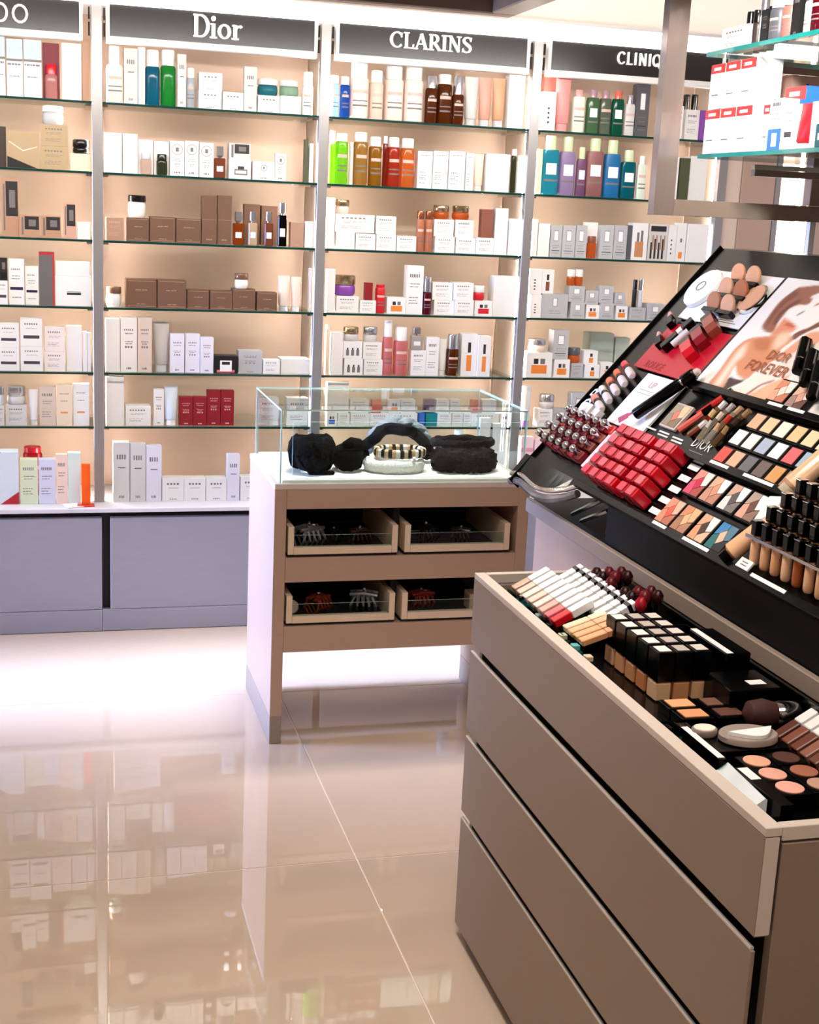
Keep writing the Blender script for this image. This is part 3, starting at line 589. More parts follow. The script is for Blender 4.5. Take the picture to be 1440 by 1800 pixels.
# poster: portrait printed flat
PO = top('poster', 'poster of a bare shouldered person with brown hair, arm raised to the face', 'poster', .43, .404, .0002)
K = lambda px, py: px
def spline(p, n=5):
    o = []; N = len(p)
    for i in range(N):
        a, b, c_, d = p[i-1], p[i], p[(i+1) % N], p[(i+2) % N]
        for k in range(n):
            u = k/n
            o.append(tuple(.5*((2*b[q])+(-a[q]+c_[q])*u+(2*a[q]-5*b[q]+4*c_[q]-d[q])*u*u+(-a[q]+3*b[q]-3*c_[q]+d[q])*u**3) for q in (0, 1)))
    return o
MB().box(0, .60, 0, .333, 0, .004).build('sheet', mat('poster_paper', 'f3e6da', 0.3, noise=0.02), PO)
PRINT = [
 ('9a5f48', 0.0036, [(0.077,0.309),(0.063,0.289),(0.055,0.269),(0.055,0.248),(0.061,0.222),(0.067,0.199),(0.077,0.188),(0.102,0.18),(0.131,0.181),(0.127,0.195),(0.118,0.21),(0.115,0.233),(0.114,0.249),(0.135,0.263),(0.169,0.267),(0.166,0.283),(0.152,0.29),(0.174,0.306),(0.154,0.323),(0.095,0.313)]),
 ('6e3c2a', 0.0045, [(0.117,0.278),(0.1,0.257),(0.091,0.23),(0.105,0.204),(0.117,0.205),(0.106,0.229),(0.114,0.254),(0.131,0.272)]),
 ('7a4632', 0.0045, [(0.073,0.297),(0.063,0.263),(0.067,0.227),(0.081,0.196),(0.09,0.195),(0.082,0.224),(0.08,0.26),(0.101,0.29)]),
 ('e2936f', 0.0072, [(0.13,0.195),(0.125,0.225),(0.15,0.221),(0.179,0.213),(0.203,0.202),(0.193,0.187),(0.169,0.175),(0.133,0.172)]),
 ('fbf3ec', 0.0045, [(0.128,0.225),(0.127,0.244),(0.146,0.26),(0.169,0.267),(0.179,0.284),(0.227,0.295),(0.321,0.217),(0.243,0.207),(0.211,0.208),(0.185,0.213),(0.156,0.221)]),
 ('c4503c', 0.0036, [(0.148,0.207),(0.153,0.213),(0.174,0.212),(0.192,0.207),(0.189,0.203),(0.173,0.203)]),
 ('d98e62', 0.0036, [(0.134,0.171),(0.08,0.16),(0.055,0.147),(0.046,0.127),(0.047,0.105),(0.059,0.06),(0.068,0.011),(0.133,0.007),(0.118,0.048),(0.105,0.079),(0.139,0.059),(0.188,0.054),(0.196,0.078),(0.222,0.112),(0.215,0.145),(0.226,0.171),(0.198,0.183),(0.167,0.177)]),
 ('f8dcc2', 0.0144, [(0.064,0.122),(0.074,0.138),(0.1,0.109),(0.095,0.089),(0.107,0.051),(0.115,0.017),(0.089,0.015),(0.081,0.049),(0.069,0.092)]),
 ('c27448', 0.0072, [(0.091,0.152),(0.135,0.165),(0.161,0.15),(0.165,0.133),(0.125,0.131)]),
 ('f6d2b4', 0.0126, [(0.165,0.183),(0.193,0.187),(0.212,0.167),(0.198,0.142),(0.177,0.148),(0.163,0.169)]),
 ('7a4a38', 0.0036, [(0.221,0.175),(0.211,0.185),(0.224,0.2),(0.241,0.209),(0.264,0.232),(0.279,0.221),(0.256,0.202),(0.238,0.186),(0.232,0.174)]),
 ('e8a684', 0.0054, [(0.305,0.206),(0.263,0.199),(0.248,0.179),(0.231,0.142),(0.227,0.115),(0.246,0.12),(0.273,0.146),(0.298,0.163),(0.33,0.186)]),
 ('f9e6d6', 0.0045, [(0.326,0.189),(0.31,0.165),(0.283,0.15),(0.255,0.124),(0.236,0.1),(0.206,0.071),(0.19,0.047),(0.166,0.024),(0.147,0.007),(0.217,0.002),(0.234,0.03),(0.26,0.06),(0.29,0.072),(0.315,0.096),(0.311,0.128),(0.341,0.176)]),
 ('edb48e', 0.0054, [(0.236,0.006),(0.251,0.027),(0.275,0.053),(0.303,0.074),(0.322,0.09),(0.322,0.047),(0.323,0.007),(0.315,0.004)]),
 ('a8583a', 0.0036, [(0.226,0.006),(0.236,0.028),(0.252,0.051),(0.28,0.067),(0.285,0.063),(0.258,0.047),(0.245,0.024)]),
 ('3c1c14', 0.0027, [(0.121,0.049),(0.152,0.047),(0.186,0.05),(0.16,0.026),(0.136,0.007),(0.13,0.025)]),
 ('8a7468', 0.0027, [(0.161,0.238),(0.173,0.249),(0.178,0.247),(0.165,0.235)]),
 ('b8745a', 0.0027, [(0.193,0.27),(0.206,0.28),(0.212,0.275),(0.199,0.267)]),
]
def print_poster():
    NX, NY, w, h = 120, 66, .60, .333
    vs = []; cs = []
    layers = [(hx(c), sf, spline(p, 3)) for c, sf, p in PRINT]
    boxes = [(min(q[0] for q in p)-sf, max(q[0] for q in p)+sf, min(q[1] for q in p)-sf, max(q[1] for q in p)+sf) for _, sf, p in layers]
    for j in range(NY+1):
        for i in range(NX+1):
            x, y = w*i/NX, h*j/NY; col = hx('f6efe8')
            for (c, sf, p), bb in zip(layers, boxes):
                if not (bb[0] < x < bb[1] and bb[2] < y < bb[3]): continue
                ins = False; dm2 = 1e9; x0, y0 = p[-1]
                for x1, y1 in p:
                    if (y0 > y) != (y1 > y) and x < (x1-x0)*(y-y0)/(y1-y0)+x0: ins = not ins
                    ex, ey = x1-x0, y1-y0; q = ex*ex+ey*ey
                    u = 0 if q == 0 else min(1, max(0, ((x-x0)*ex+(y-y0)*ey)/q))
                    dm2 = min(dm2, (x0+u*ex-x)**2+(y0+u*ey-y)**2); x0, y0 = x1, y1
                d = math.sqrt(dm2)*(1 if ins else -1); a = min(1, max(0, .5+.5*d/sf)); a = a*a*(3-2*a)
                col = tuple(col[k]*(1-a)+c[k]*a for k in range(3))
            vs.append((x, y, .0042)); cs += [*col, 1]
    fs = [(j*(NX+1)+i, j*(NX+1)+i+1, (j+1)*(NX+1)+i+1, (j+1)*(NX+1)+i) for j in range(NY) for i in range(NX)]
    me = bpy.data.meshes.new('printed_portrait'); me.from_pydata(vs, [], fs)
    me.color_attributes.new('print', 'FLOAT_COLOR', 'POINT').data.foreach_set('color', cs)
    m = mat('portrait_print', 'ffffff', 0.35); at = m.node_tree.nodes.new('ShaderNodeAttribute'); at.attribute_name = 'print'
    m.node_tree.links.new(at.outputs['Color'], m.node_tree.nodes['Principled BSDF'].inputs['Base Color'])
    me.materials.append(m); link(me, 'printed_portrait', PO)
print_poster()
dtext('DIOR', .036, .665, .527, .0075, ink('a85a30'), 0); dtext('FOREVER', .04, .66, .492, .0075, ink('a85a30'), 0)
dchild(fbox(.425, .432, .404, .737, 0, .006), 'poster_trim', BLACK)
# round and oval powders
g = top('compact', 'large round white compact with ring emblem beside oval powders', 'make-up', .128, .668, .006)
MB().lathe([(.056, 0), (.058, .004), (.058, .012), (.054, .016)], 32).build('case', WHITE, g, True)
MB().tube(ring_pts(0, 0, .0165, .016, .014, 24), .0016, 5, 0, True).build('emblem', INK, g)
OV = [(.254, .708), (.33, .706), (.255, .664), (.33, .662), (.258, .618), (.33, .616)]
for i, (s, t) in enumerate(OV):
    side = ('left', 'right')[i % 2]; row = ('upper', 'middle', 'lower')[i//2]
    g = top('powder_tester', f'{side} oval powder in the {row} row on the white card', 'make-up', s, t-.012, .005, 0, 'oval powders on the white card')
    MB().box(-.034, .034, -.006, .006, 0, .018, 0, .001).build('holder', BLACK, g)
    o = MB().lathe([(.029, 0), (.03, .002), (.03, .006), (.028, .008)], 24, sy2=.85).build('powder_pan', POWDER, g, True, color=('d99a72', 'dba27c', 'd8a07c', 'b06a44', 'b57c58', 'dda684')[i])
    o.matrix_local = Matrix.Translation((0, .022, .016)) @ Matrix.Rotation(R(38), 4, 'X')
g = top('powder_tester', 'large single oval powder in a dark rim at right of the white card', 'make-up', .382, .66, .005)
MB().lathe([(.044, 0), (.045, .008), (.041, .010)], 30, sy2=.95).build('rim', CHROME, g, True)
MB().lathe([(.04, .008), (.04, .0115), (.036, .0125)], 30, sy2=.95).build('powder_pan', POWDER, g, True, color='d9a27f')
# lipsticks on the red card
def stick(s, t, w, l, col, label):
    g = top('lipstick_swatch', label, 'make-up', s, t, .0045, R(-24), 'lipstick swatches on the red card')
    MB().prism([(-.03, 0), (.028, 0), (.028, w*.7), (.012, w*1.05), (-.03, w*1.05)], -w/2, w/2, 'y').build('bullet', PLAST, g, color=col)
    MB().box(-.052, -.0305, -w*.55, w*.55, 0, w*1.0, 0, .002).build('case', PLAST, g, color='1a0d0c')
stick(.335, .560, .029, .06, '9c4a3a', 'rosy brown lipstick swatch, uppermost on the red card')
stick(.335, .521, .029, .06, '8e1420', 'dark red lipstick swatch, middle on the red card')
stick(.335, .482, .029, .06, 'd31426', 'bright red lipstick swatch, lowest on the red card')
g = top('lipstick', 'black and silver lipstick lying on the red card', 'make-up', .215, .515, .0045, R(-18))
MB().box(-.012, .012, -.045, .005, 0, .022, 0, .002).build('case', BLACK, g); MB().box(-.012, .012, .006, .022, 0, .022, 0, .001).build('collar', CHROME, g); MB().box(-.013, .013, .023, .055, 0, .024, 0, .002).build('cap', BLACK, g)
MB().tube([(.022, -.02, .012), (.022, .03, .012)], .009, 10).build('bullet', PLAST, g, True, color='e7dcd8')
for s, t, lb in ((.155, .49, 'small black lipstick with nude tip, lower one left of the red card'), (.122, .553, 'small black lipstick with nude tip, upper one left of the red card')):
    g = top('lipstick', lb, 'make-up', s, t, .0045, R(-30), 'nude lipsticks left of the red card')
    MB().box(-.02, .02, -.010, .010, 0, .02, 0, .002).build('case', BLACK, g); MB().tube([(-.048, 0, .01), (-.021, 0, .01)], [.006, .009], 10).build('bullet', PLAST, g, True, color='dfa08c')
# column of glosses along the left border
GC = ['d92231', 'e2662e', 'e86a40', 'e9e2de', 'e9876f']
for i in range(5):
    nm = ('topmost', 'second', 'third', 'fourth', 'lowest')[i]
    t = .392-.028*i; fr = lambda z: z
    g = top('lip_gloss', f'{nm} lip gloss of the slanted column at left of the white stroke card', 'make-up', .13, t, .005, R(-16), 'lip glosses along the left border')
    MB().lathe([(.004, -.05), (.0105, -.045), (.0105, -.018), (.008, -.016)], 10).build('tinted_tip', PLAST, g, True, color=GC[i]).matrix_local = Matrix.Translation((.006, 0, .014)) @ Matrix.Rotation(R(90), 4, 'Y')
    MB().lathe([(.0095, -.014), (.0095, .004)], 10).build('collar', BLACK, g, True).matrix_local = Matrix.Translation((.006, 0, .014)) @ Matrix.Rotation(R(90), 4, 'Y')
    MB().lathe([(.0105, .0045), (.0105, .04), (.007, .046)], 10).build('cap', PLAST, g, True, color='e8d6d0').matrix_local = Matrix.Translation((.006, 0, .014)) @ Matrix.Rotation(R(90), 4, 'Y')
tmesh(cbox(.055, .036, .02, .002), 'tester_box', WHITE, 'small white lettered box below the lip glosses', 'box', .10, .252, .004)
tmesh(cbox(.03, .03, .02, .002), 'tester_box', WHITE, 'small blank white box right of the lettered one', 'box', .165, .25, .004)
# fat pen, palette, stick
g = top('make_up_pen', 'thick black make-up pen standing across the white stroke card', 'make-up', .415, .352, .03, R(58))
for nm, r_, z0, z1, m in (('barrel', .0135, -.085, .048, BLACK), ('ring', .0138, .0485, .052, CHROME), ('cap', .0145, .0525, .085, BLACK)):
    MB().lathe([(r_*.92, z0), (r_, z0+.003), (r_, z1-.003), (r_*.92, z1)], 14).build(nm, m, g, True).matrix_local = Matrix.Rotation(R(90), 4, 'Y')
MB().lathe([(.009, .086), (.008, .096), (.002, .1)], 12).build('tip', PLAST, g, True, color='e6cfc6').matrix_local = Matrix.Rotation(R(90), 4, 'Y')
g = top('blush_palette', 'open blush palette with coral diamond in a pale case', 'make-up', .502, .318, .006)
cbox(.075, .068, .008, .001).build('case', TAUPE_EDGE, g)
def diamond(g, w, l, z, cols, m=POWDER):
    """five pans: four corners cut by a slanted centre pan"""
    a = w/2-.0025; b = l/2-.0025; q = .0012
    cx, cy_ = w*.20, l*.27
    C4 = [(-cx, cy_*.35), (cx*.2, cy_), (cx, -cy_*.35), (-cx*.2, -cy_)]
    P = [C4, [(-a, b), (-a, 0), (C4[0][0]-q, C4[0][1]), (C4[1][0]-q, C4[1][1]+q), (0, b)], [(a, b), (.002, b), (C4[1][0]+q, C4[1][1]+q), (C4[2][0]+q, C4[2][1]+q), (a, 0)],
         [(a, -b), (a, -.002), (C4[2][0]+q, C4[2][1]-q), (C4[3][0]+q, C4[3][1]-q), (0, -b)], [(-a, -b), (-.002, -b), (C4[3][0]-q, C4[3][1]-q), (C4[0][0]-q, C4[0][1]-q), (-a, -.002)]]
    for p, c_ in zip(P, cols): MB().prism(p, z, z+.0015, 'z').build('pan', m, g, color=c_)
diamond(g, .07, .063, .0081, ['d9806e', 'a8977f', 'e2c39a', '8c7a62', '9a8b74'])
for i, (c_, lb) in enumerate((('e9705f', 'coral lip crayon right of the blush palette'), ('c9342f', 'red lip crayon in front of a black backing'))):
    g = top('lip_crayon', lb, 'make-up', .572+.02*i, .316+.05*i, .012, R(60))
    MB().tube([(-.03, 0, 0), (.035, 0, 0)], .008, 8).build('barrel', PLAST, g, True, color=c_); MB().tube([(.0355, 0, 0), (.06, 0, 0)], .0085, 8).build('cap', BLACK, g, True)
# ---- bottles standing out of the face: gloss pots and lipstick cases
def outward(base, s, t, w, l, h, colr, cap, label, name, grp, capkind):
    g = top(name, label, 'make-up', s, t, .001, 0, grp)
    MB().box(-w/2, w/2, -l/2, l/2, 0, h, 0, .0025).build('body', PLAST, g, color=colr)
    if capkind == 'knob':
        MB().lathe([(w*.2, 0), (w*.24, .003), (w*.24, .012), (w*.29, .016), (w*.29, .024), (w*.18, .028)], 10, (0, 0, h+.0002)).build('cap', CHROME, g, True)
    else:
        MB().box(-w/2+.003, w/2-.003, -l/2+.002, l/2-.002, h+.0002, h+.004, 0, .001).build('cap', PLAST, g, color=cap)
ROWN = ['lowest', 'second', 'third', 'fourth', 'topmost']
PC = ['5a0f14', '7d1420', '8f1a22', '6e2318', 'a01424', '7c2a20']
for r_ in range(4):
    for k in range(6):
        nc = ('farthest', 'second', 'third', 'fourth', 'fifth', 'nearest')[k]
        col = PC[(r_*5+k) % 6] if k < 5 else ['7a0e14', '7d3324', '8a3626', 'd0141f'][r_]
        outward(0, .062+.046*k+.012*r_, .134+.0295*r_, .034, .0245, .034, col, None, f'{nc} silver capped dark red gloss pot in the {ROWN[r_] if r_<3 else "topmost"} row', 'gloss_pot', 'silver capped gloss pots at the far end', 'knob')
for r_ in range(5):
    for k in range(6):
        nc = ('farthest', 'second', 'third', 'fourth', 'fifth', 'nearest')[k]
        s = .408+.045*k + (.02 if k > 3 else 0)
        outward(0, s, .108+.0305*r_, .034, .0255, .046, ['c41020', 'd01226', 'c80e1c', 'e01022'][(k+r_) % 4] if k in (3, 5) else 'b20d1e', ['d8384e', 'd22a44', 'd04a58', 'e0606a'][(k*2+r_) % 4], f'{nc} red lipstick case in the {ROWN[r_]} row of red lipsticks', 'lipstick_case', 'red lipstick cases in the middle of the display', 'lid')
dchild(fbox(.334, .352, .112, .225, .004, .03), 'divider_card', mat('pale_divider', 'f2d5cc', 0.4, noise=0.05))
for r_ in range(5): dchild(fbox(.685, .73, .098+.0305*r_, .112+.0305*r_, .002, .003), 'shade_label', tagm)
# eye palettes
PAL = [(.782, .2, ['c2304a', 'd99080', 'f0dcd2', 'a85048', 'e0526a']), (.852, .2, ['d49478', 'd9a88a', 'f4ece4', 'b8806c', 'c48f78']), (.928, .2, ['5a5250', 'cba28c', 'f1efec', '77706c', 'd8d4d0']), (1.0, .2, ['6b4238', 'b0988a', 'f2ede8', '8a6a5c', 'cf9c86']),
       (.772, .12, ['d9604e', 'dc8e70', 'e6b09a', 'b86e58', 'd28a6c']), (.842, .12, ['e0b083', 'd08a66', 'e3ac82', 'b07e62', 'a8775c']), (.918, .12, ['4a3430', 'd2a284', 'efe6dc', 'e2b596', 'd99870']), (.99, .12, ['e2b496', '3f7fb4', '54788c', '2c2c30', '2f6a6c'])]
for i, (s, t, cs) in enumerate(PAL):
    ds = ['pink and berry', 'soft copper', 'grey and white', 'brown and white', 'coral', 'golden brown', 'dark brown and cream', 'blue and green'][i]
    g = top('eyeshadow_palette', f'{ds} five pan eye palette in the {"upper" if i < 4 else "lower"} row', 'make-up', s, t-.003, .001, 0, 'five pan eye palettes')
    cbox(.066, .066, .008, .001).build('case', BLACK, g); diamond(g, .064, .064, .0081, cs)
for i, (s, t) in enumerate(((.80, .444), (.872, .44))):
    g = top('eyeshadow_palette', f'{"left" if i == 0 else "right"} peach five pan eye palette beside the poster foot', 'make-up', s, t, .006, 0, 'eye palettes beside the poster')
    cbox(.066, .06, .012, .001).build('case', BLACK, g); diamond(g, .064, .056, .0121, [['f0d8c8', 'd88a6c', 'efe2d6', 'c87c60', 'e0a486'], ['d99a86', 'e0b49a', 'e6cfc0', '6a4a40', 'a08478']][i])
SG = [['d9b08c', 'e8c49a', 'f0e6d2', 'e6c08e', 'ead0a6', 'e8d4b8', 'dcc0a0'], ['f4f2ee', 'f2e4e0', 'a9b4c6', 'f4f0ec', 'd9686a', '9fb4cc', 'c4b0a4'], ['d8584e', 'dcae90', '6a6a6c', '70605a', 'd29a5e', 'a8785c', '8a6450']]
for r_ in range(3):
    for k in range(7):
        lb = f'{("farthest", "second", "third", "fourth", "fifth", "sixth", "nearest")[k]} single eyeshadow in the {("upper", "middle", "lower")[r_]} row of the grid'
        g = top('single_eyeshadow', lb, 'make-up', .775+.0515*k+(.012 if r_ == 0 else 0), (.368, .322, .275)[r_], .001, 0, 'single eyeshadows in the grid')
        cbox(.049, .044, .007, .001).build('case', BLACK, g); MB().box(-.019, .019, -.0175, .0175, .0071, .0086).build('pan', POWDER, g, color=SG[r_][k])
# jumble of small gold and silver tubes
JC = ['caa27a', 'd8c8b0', 'e8e2d8', '9a7a54', 'c23b2c', 'bfb7ab', 'd3b083', '3a2c24']
for i in range(12):
    s, t = .625+.034*(i % 4)+.006*(i//4), .306+.027*(i//4)
    g = top('lip_tube', f'{("first","second","third","fourth")[i%4]} small metallic lip tube from left in the {("front","middle","back")[i//4]} row of the jumble', 'make-up', s, t, .012, R(50+((i*37) % 40)), 'small metallic lip tubes')
    MB().tube([(-.024, 0, 0), (.008, 0, 0.004)], .0075, 8).build('body', METAL, g, True, color=JC[i % 8])
    MB().tube([(.0085, 0, .004), (.026, 0, 0.007)], .0068, 8).build('cap', PLAST, g, True, color=JC[(i*3+2) % 8])
# black lipsticks piled at the upper right
for i in range(6):
    g = top('black_lipstick', f'{("topmost","second","third","fourth","fifth","lowest")[i]} black lipstick lying across the poster edge', 'make-up', .765+.028*i, .535-.012*i, .0160+.022*(i % 2), R(-50), 'black lipsticks across the poster edge')
    MB().tube([(-.05, 0, 0), (.012, 0, 0)], .010, 8).build('case', BLACK, g, True); MB().tube([(.0125, 0, 0), (.017, 0, 0)], .0095, 8).build('collar', CHROME, g, True); MB().tube([(.0175, 0, 0), (.05, 0, 0)], .0105, 8).build('cap', BLACK, g, True)
# foundations
FC = ['e0b088', 'dca77e', 'd49a6e', 'e2b48e', '9a5028', 'dcaa84', 'd8a276', 'c98d60', 'b97a50']
def upright(s, t, n=0.0):
    m = Matrix.Rotation(R(-90), 4, 'Z'); m.translation = Vector(pw(s, t, n)); return m
for r_ in range(4):
    for k in range(8):
        g = thing('foundation_bottle', f'{("first","second","third","fourth","fifth","sixth","seventh","last")[k]} foundation from left in the {("front","second","third","back")[r_]} row of slim bottles', 'make-up', group='slim foundation bottles on the display', mtx=upright(1.142+.0355*k+.006*r_, .098+.034*r_, .014))
        MB().lathe([(.0068, 0), (.0088, .004), (.0092, .012), (.0088, .047), (.006, .0525)], 12).build('bottle_body', PLAST, g, True, color=FC[(k+r_*4) % 9])
        MB().box(-.0082, .0082, -.0082, .0082, .053, .079, 0, .0012).build('cap', BLACK, g)
        MB().box(-.0085, .0085, -.0085, .0085, .0795, .081).build('cap_top', CHROME, g)
    if r_:
        b = MB().box(1.125, 1.43, -.0128, -.0108, .004, .05); b.box(1.125, 1.43, -.0130, -.0106, .0502, .052, 1)
    else:
        b = MB().box(1.125, 1.43, -.0128, -.0108, .048, .0535, 1)
    p = pw(0, .098+.034*r_, .014); m = Matrix(((0, 1, 0), (-1, 0, 0), (0, 0, 1))).to_4x4(); m.translation = (p[0], p[1], p[2])
    dchild(b, 'bottle_holder', [BLACK, CHROME], mtx=m)
g = top('foundation_tube', 'peach foundation tube leaning left of the foundation bottles', 'make-up', 1.088, .135, .004, R(-18))
MB().lathe([(.014, -.045), (.021, -.04), (.019, .03), (.012, .052)], 12, sy2=.8).build('tube_body', PLAST, g, True, color='dfae84').matrix_local = Matrix.Translation((0, 0, .02)) @ Matrix.Rotation(R(-90), 4, 'X')
MB().lathe([(.013, -.062), (.014, -.046)], 12).build('cap', BLACK, g, True).matrix_local = Matrix.Translation((0, 0, .02)) @ Matrix.Rotation(R(-90), 4, 'X')
g = top('foundation_tube', 'large peach foundation tube above the white sample card', 'make-up', 1.105, .30, .012, R(-12))
MB().lathe([(.018, -.05), (.026, -.044), (.024, .03), (.016, .06)], 12, sy2=.7).build('tube_body', PLAST, g, True, color='e3b78f').matrix_local = Matrix.Translation((0, 0, .022)) @ Matrix.Rotation(R(-90), 4, 'X')
MB().lathe([(.019, -.066), (.02, -.051)], 12, sy2=.8).build('cap', mat('clear_cap', 'b9a892', 0.15, noise=0.1), g, True).matrix_local = Matrix.Translation((0, 0, .022)) @ Matrix.Rotation(R(-90), 4, 'X')
b = MB().box(-.032, .032, -.03, .03, 0, .012, 0, .003)
o = tmesh(b, 'sample_card', WHITE, 'thick white sample card left of the foundation caps', 'card', 1.078, .205, .012, R(14))
MB().box(.012, .028, .006, .024, .0121, .0126).build('swatch', ink('d79a7c'), o)
o = tmesh(cbox(.042, .02, .004, .0005), 'price_card', WHITE, 'small white price card under the foundations', 'card', 1.137, .088, .0225)
for y in (-.004, .002): MB().box(-.01, .01, y, y+.002, .0041, .0044).build('printed_line', INK, o)

# ------------------------------------------------------------------ hanging shelf frame above the display
HF = thing('hanging_shelf_frame', 'taupe hanging frame with two glass shelves above the black display', 'shelf', (1.72, -2.4, 1.617))
POSTM = mat('frame_post_satin', '9a8a80', 0.12, 0.3, noise=0.06, scale=20, stretch=(10, 10, 1))
bx('upright', POSTM, 1.475, 1.530, -1.885, -1.85, 1.617, 2.62, HF, 0.001)
bx('upright', POSTM, 1.911, 1.966, -1.885, -1.85, 1.658, 2.62, HF, 0.001)
bx('lower_bar', TAUPE_DARK, 1.5305, 1.966, -1.885, -1.85, 1.617, 1.657, HF, 0.001)
bx('support_tube', WHITE, 1.926, 1.942, -1.875, -1.86, 1.43, 1.6168, HF)
for z, nm in ((1.7655, 'lower'), (2.0105, 'upper')):
    m = MB().box(-.155, .20, -.66, .70, -.005, .005); m.m = [0, 0, 1, 1, 1, 1]
    m.build('shelf_pane', [GLASS, GEDGE3], HF, loc=(1.755-1.72, -2.55+2.4, z-1.617))
    bx('shelf_bar', CHROME, 1.70, 1.95, -1.965, -1.953, z-.028, z-.0165, HF)
    bx('shelf_bar', TAUPE_DARK, 1.70, 1.95, -1.968, -1.95, z-.0445, z-.0285, HF)
    MB().prism([(1.895-1.72, z-.048-1.617), (1.94-1.72, z-.048-1.617), (1.94-1.72, z-.105-1.617), (1.915-1.72, z-.105-1.617)], .44, .45, 'y').build('bracket', TAUPE_DARK, HF)

# ------------------------------------------------------------------ generic products
PAL_ = dict(W='f1eeea', ice='dfe7f0', tan='b98f72', cream='f0dcc0', pale='f3e6e0', pgrey='d6d2ce', beige='d9c6b6', lime='dfe8c4', lilac='dcdcf0', peach='f4dccb', mint='dff0e8', S='c9c9cc', brown='70503e', lilacw='e6e2ee', lgrey='b9b9ba', dred='8c0f1c', gold='b59c78', K='0c0c0c',
 amber='b5561f', ambery='b98426', beigeb='e2c6b2', blue='2f6fd0', blue2='12689e', blush='f0dcd0', bred='d0202c', brownr='8a5140', copper='b06a4a', coral='e06a58', damber='7a3a14', dbrown='3a2a22', dgrey='6a6664', dgrey2='55565a', gr2='6f9a70', gr3='8c9a86', gr3d='9aa29a', gr4='1f7a5c', green='2fb04a', greenj='bfe0c8', honey='caa050', iceblue='bfe0f4', lime2='9ede3a', ltbrown='b08a74', mauve='b08c98', mauveb='8c5a58', mintw='e4f2ec', olive='4c5236', orange='ee8a3c', orangej='e8803a', orangew='f3dcc6', palecap='d5e3b4', palegr='dfe8d4', peachd='d8a08c', pinkb='f0a0a0', pinkc='ef9a96', pinkcap='f0a4a4', pinkw='f4d4d4', purpd='6e4466', purpg='8a749c', red='c8142a', redbr='9c3420', redor='cf4a2c', rose='cfa08c', rosebr='a8644c', rosebrd='b0685c', silver='c4beb8', tanlt='d0a078', teal='1c86a8', teal2='128a98', tealc='128c96', tealj='3f9fb0', turq='3cb8d0', violet='8a4aa8', violetd='4a2c6c', wine='7a1626', pink='f0b4b0')
def letters(v0, v1, u0, u1, n, slot, seed):
    rr = random.Random(seed); w = (u1-u0)/n
    return [(u0+w*i+w*.12, u0+w*(i+.62+.2*rr.random()), v0, v1, slot) for i in range(n)]
def line(v, u0, u1, slot, seed, h=.012):
    rr = random.Random(seed); o = []; u = u0
    while u < u1-.04:
        e = min(u+.08+.16*rr.random(), u1); o.append((u, e, v, v+h, slot)); u = e+.03
    return o
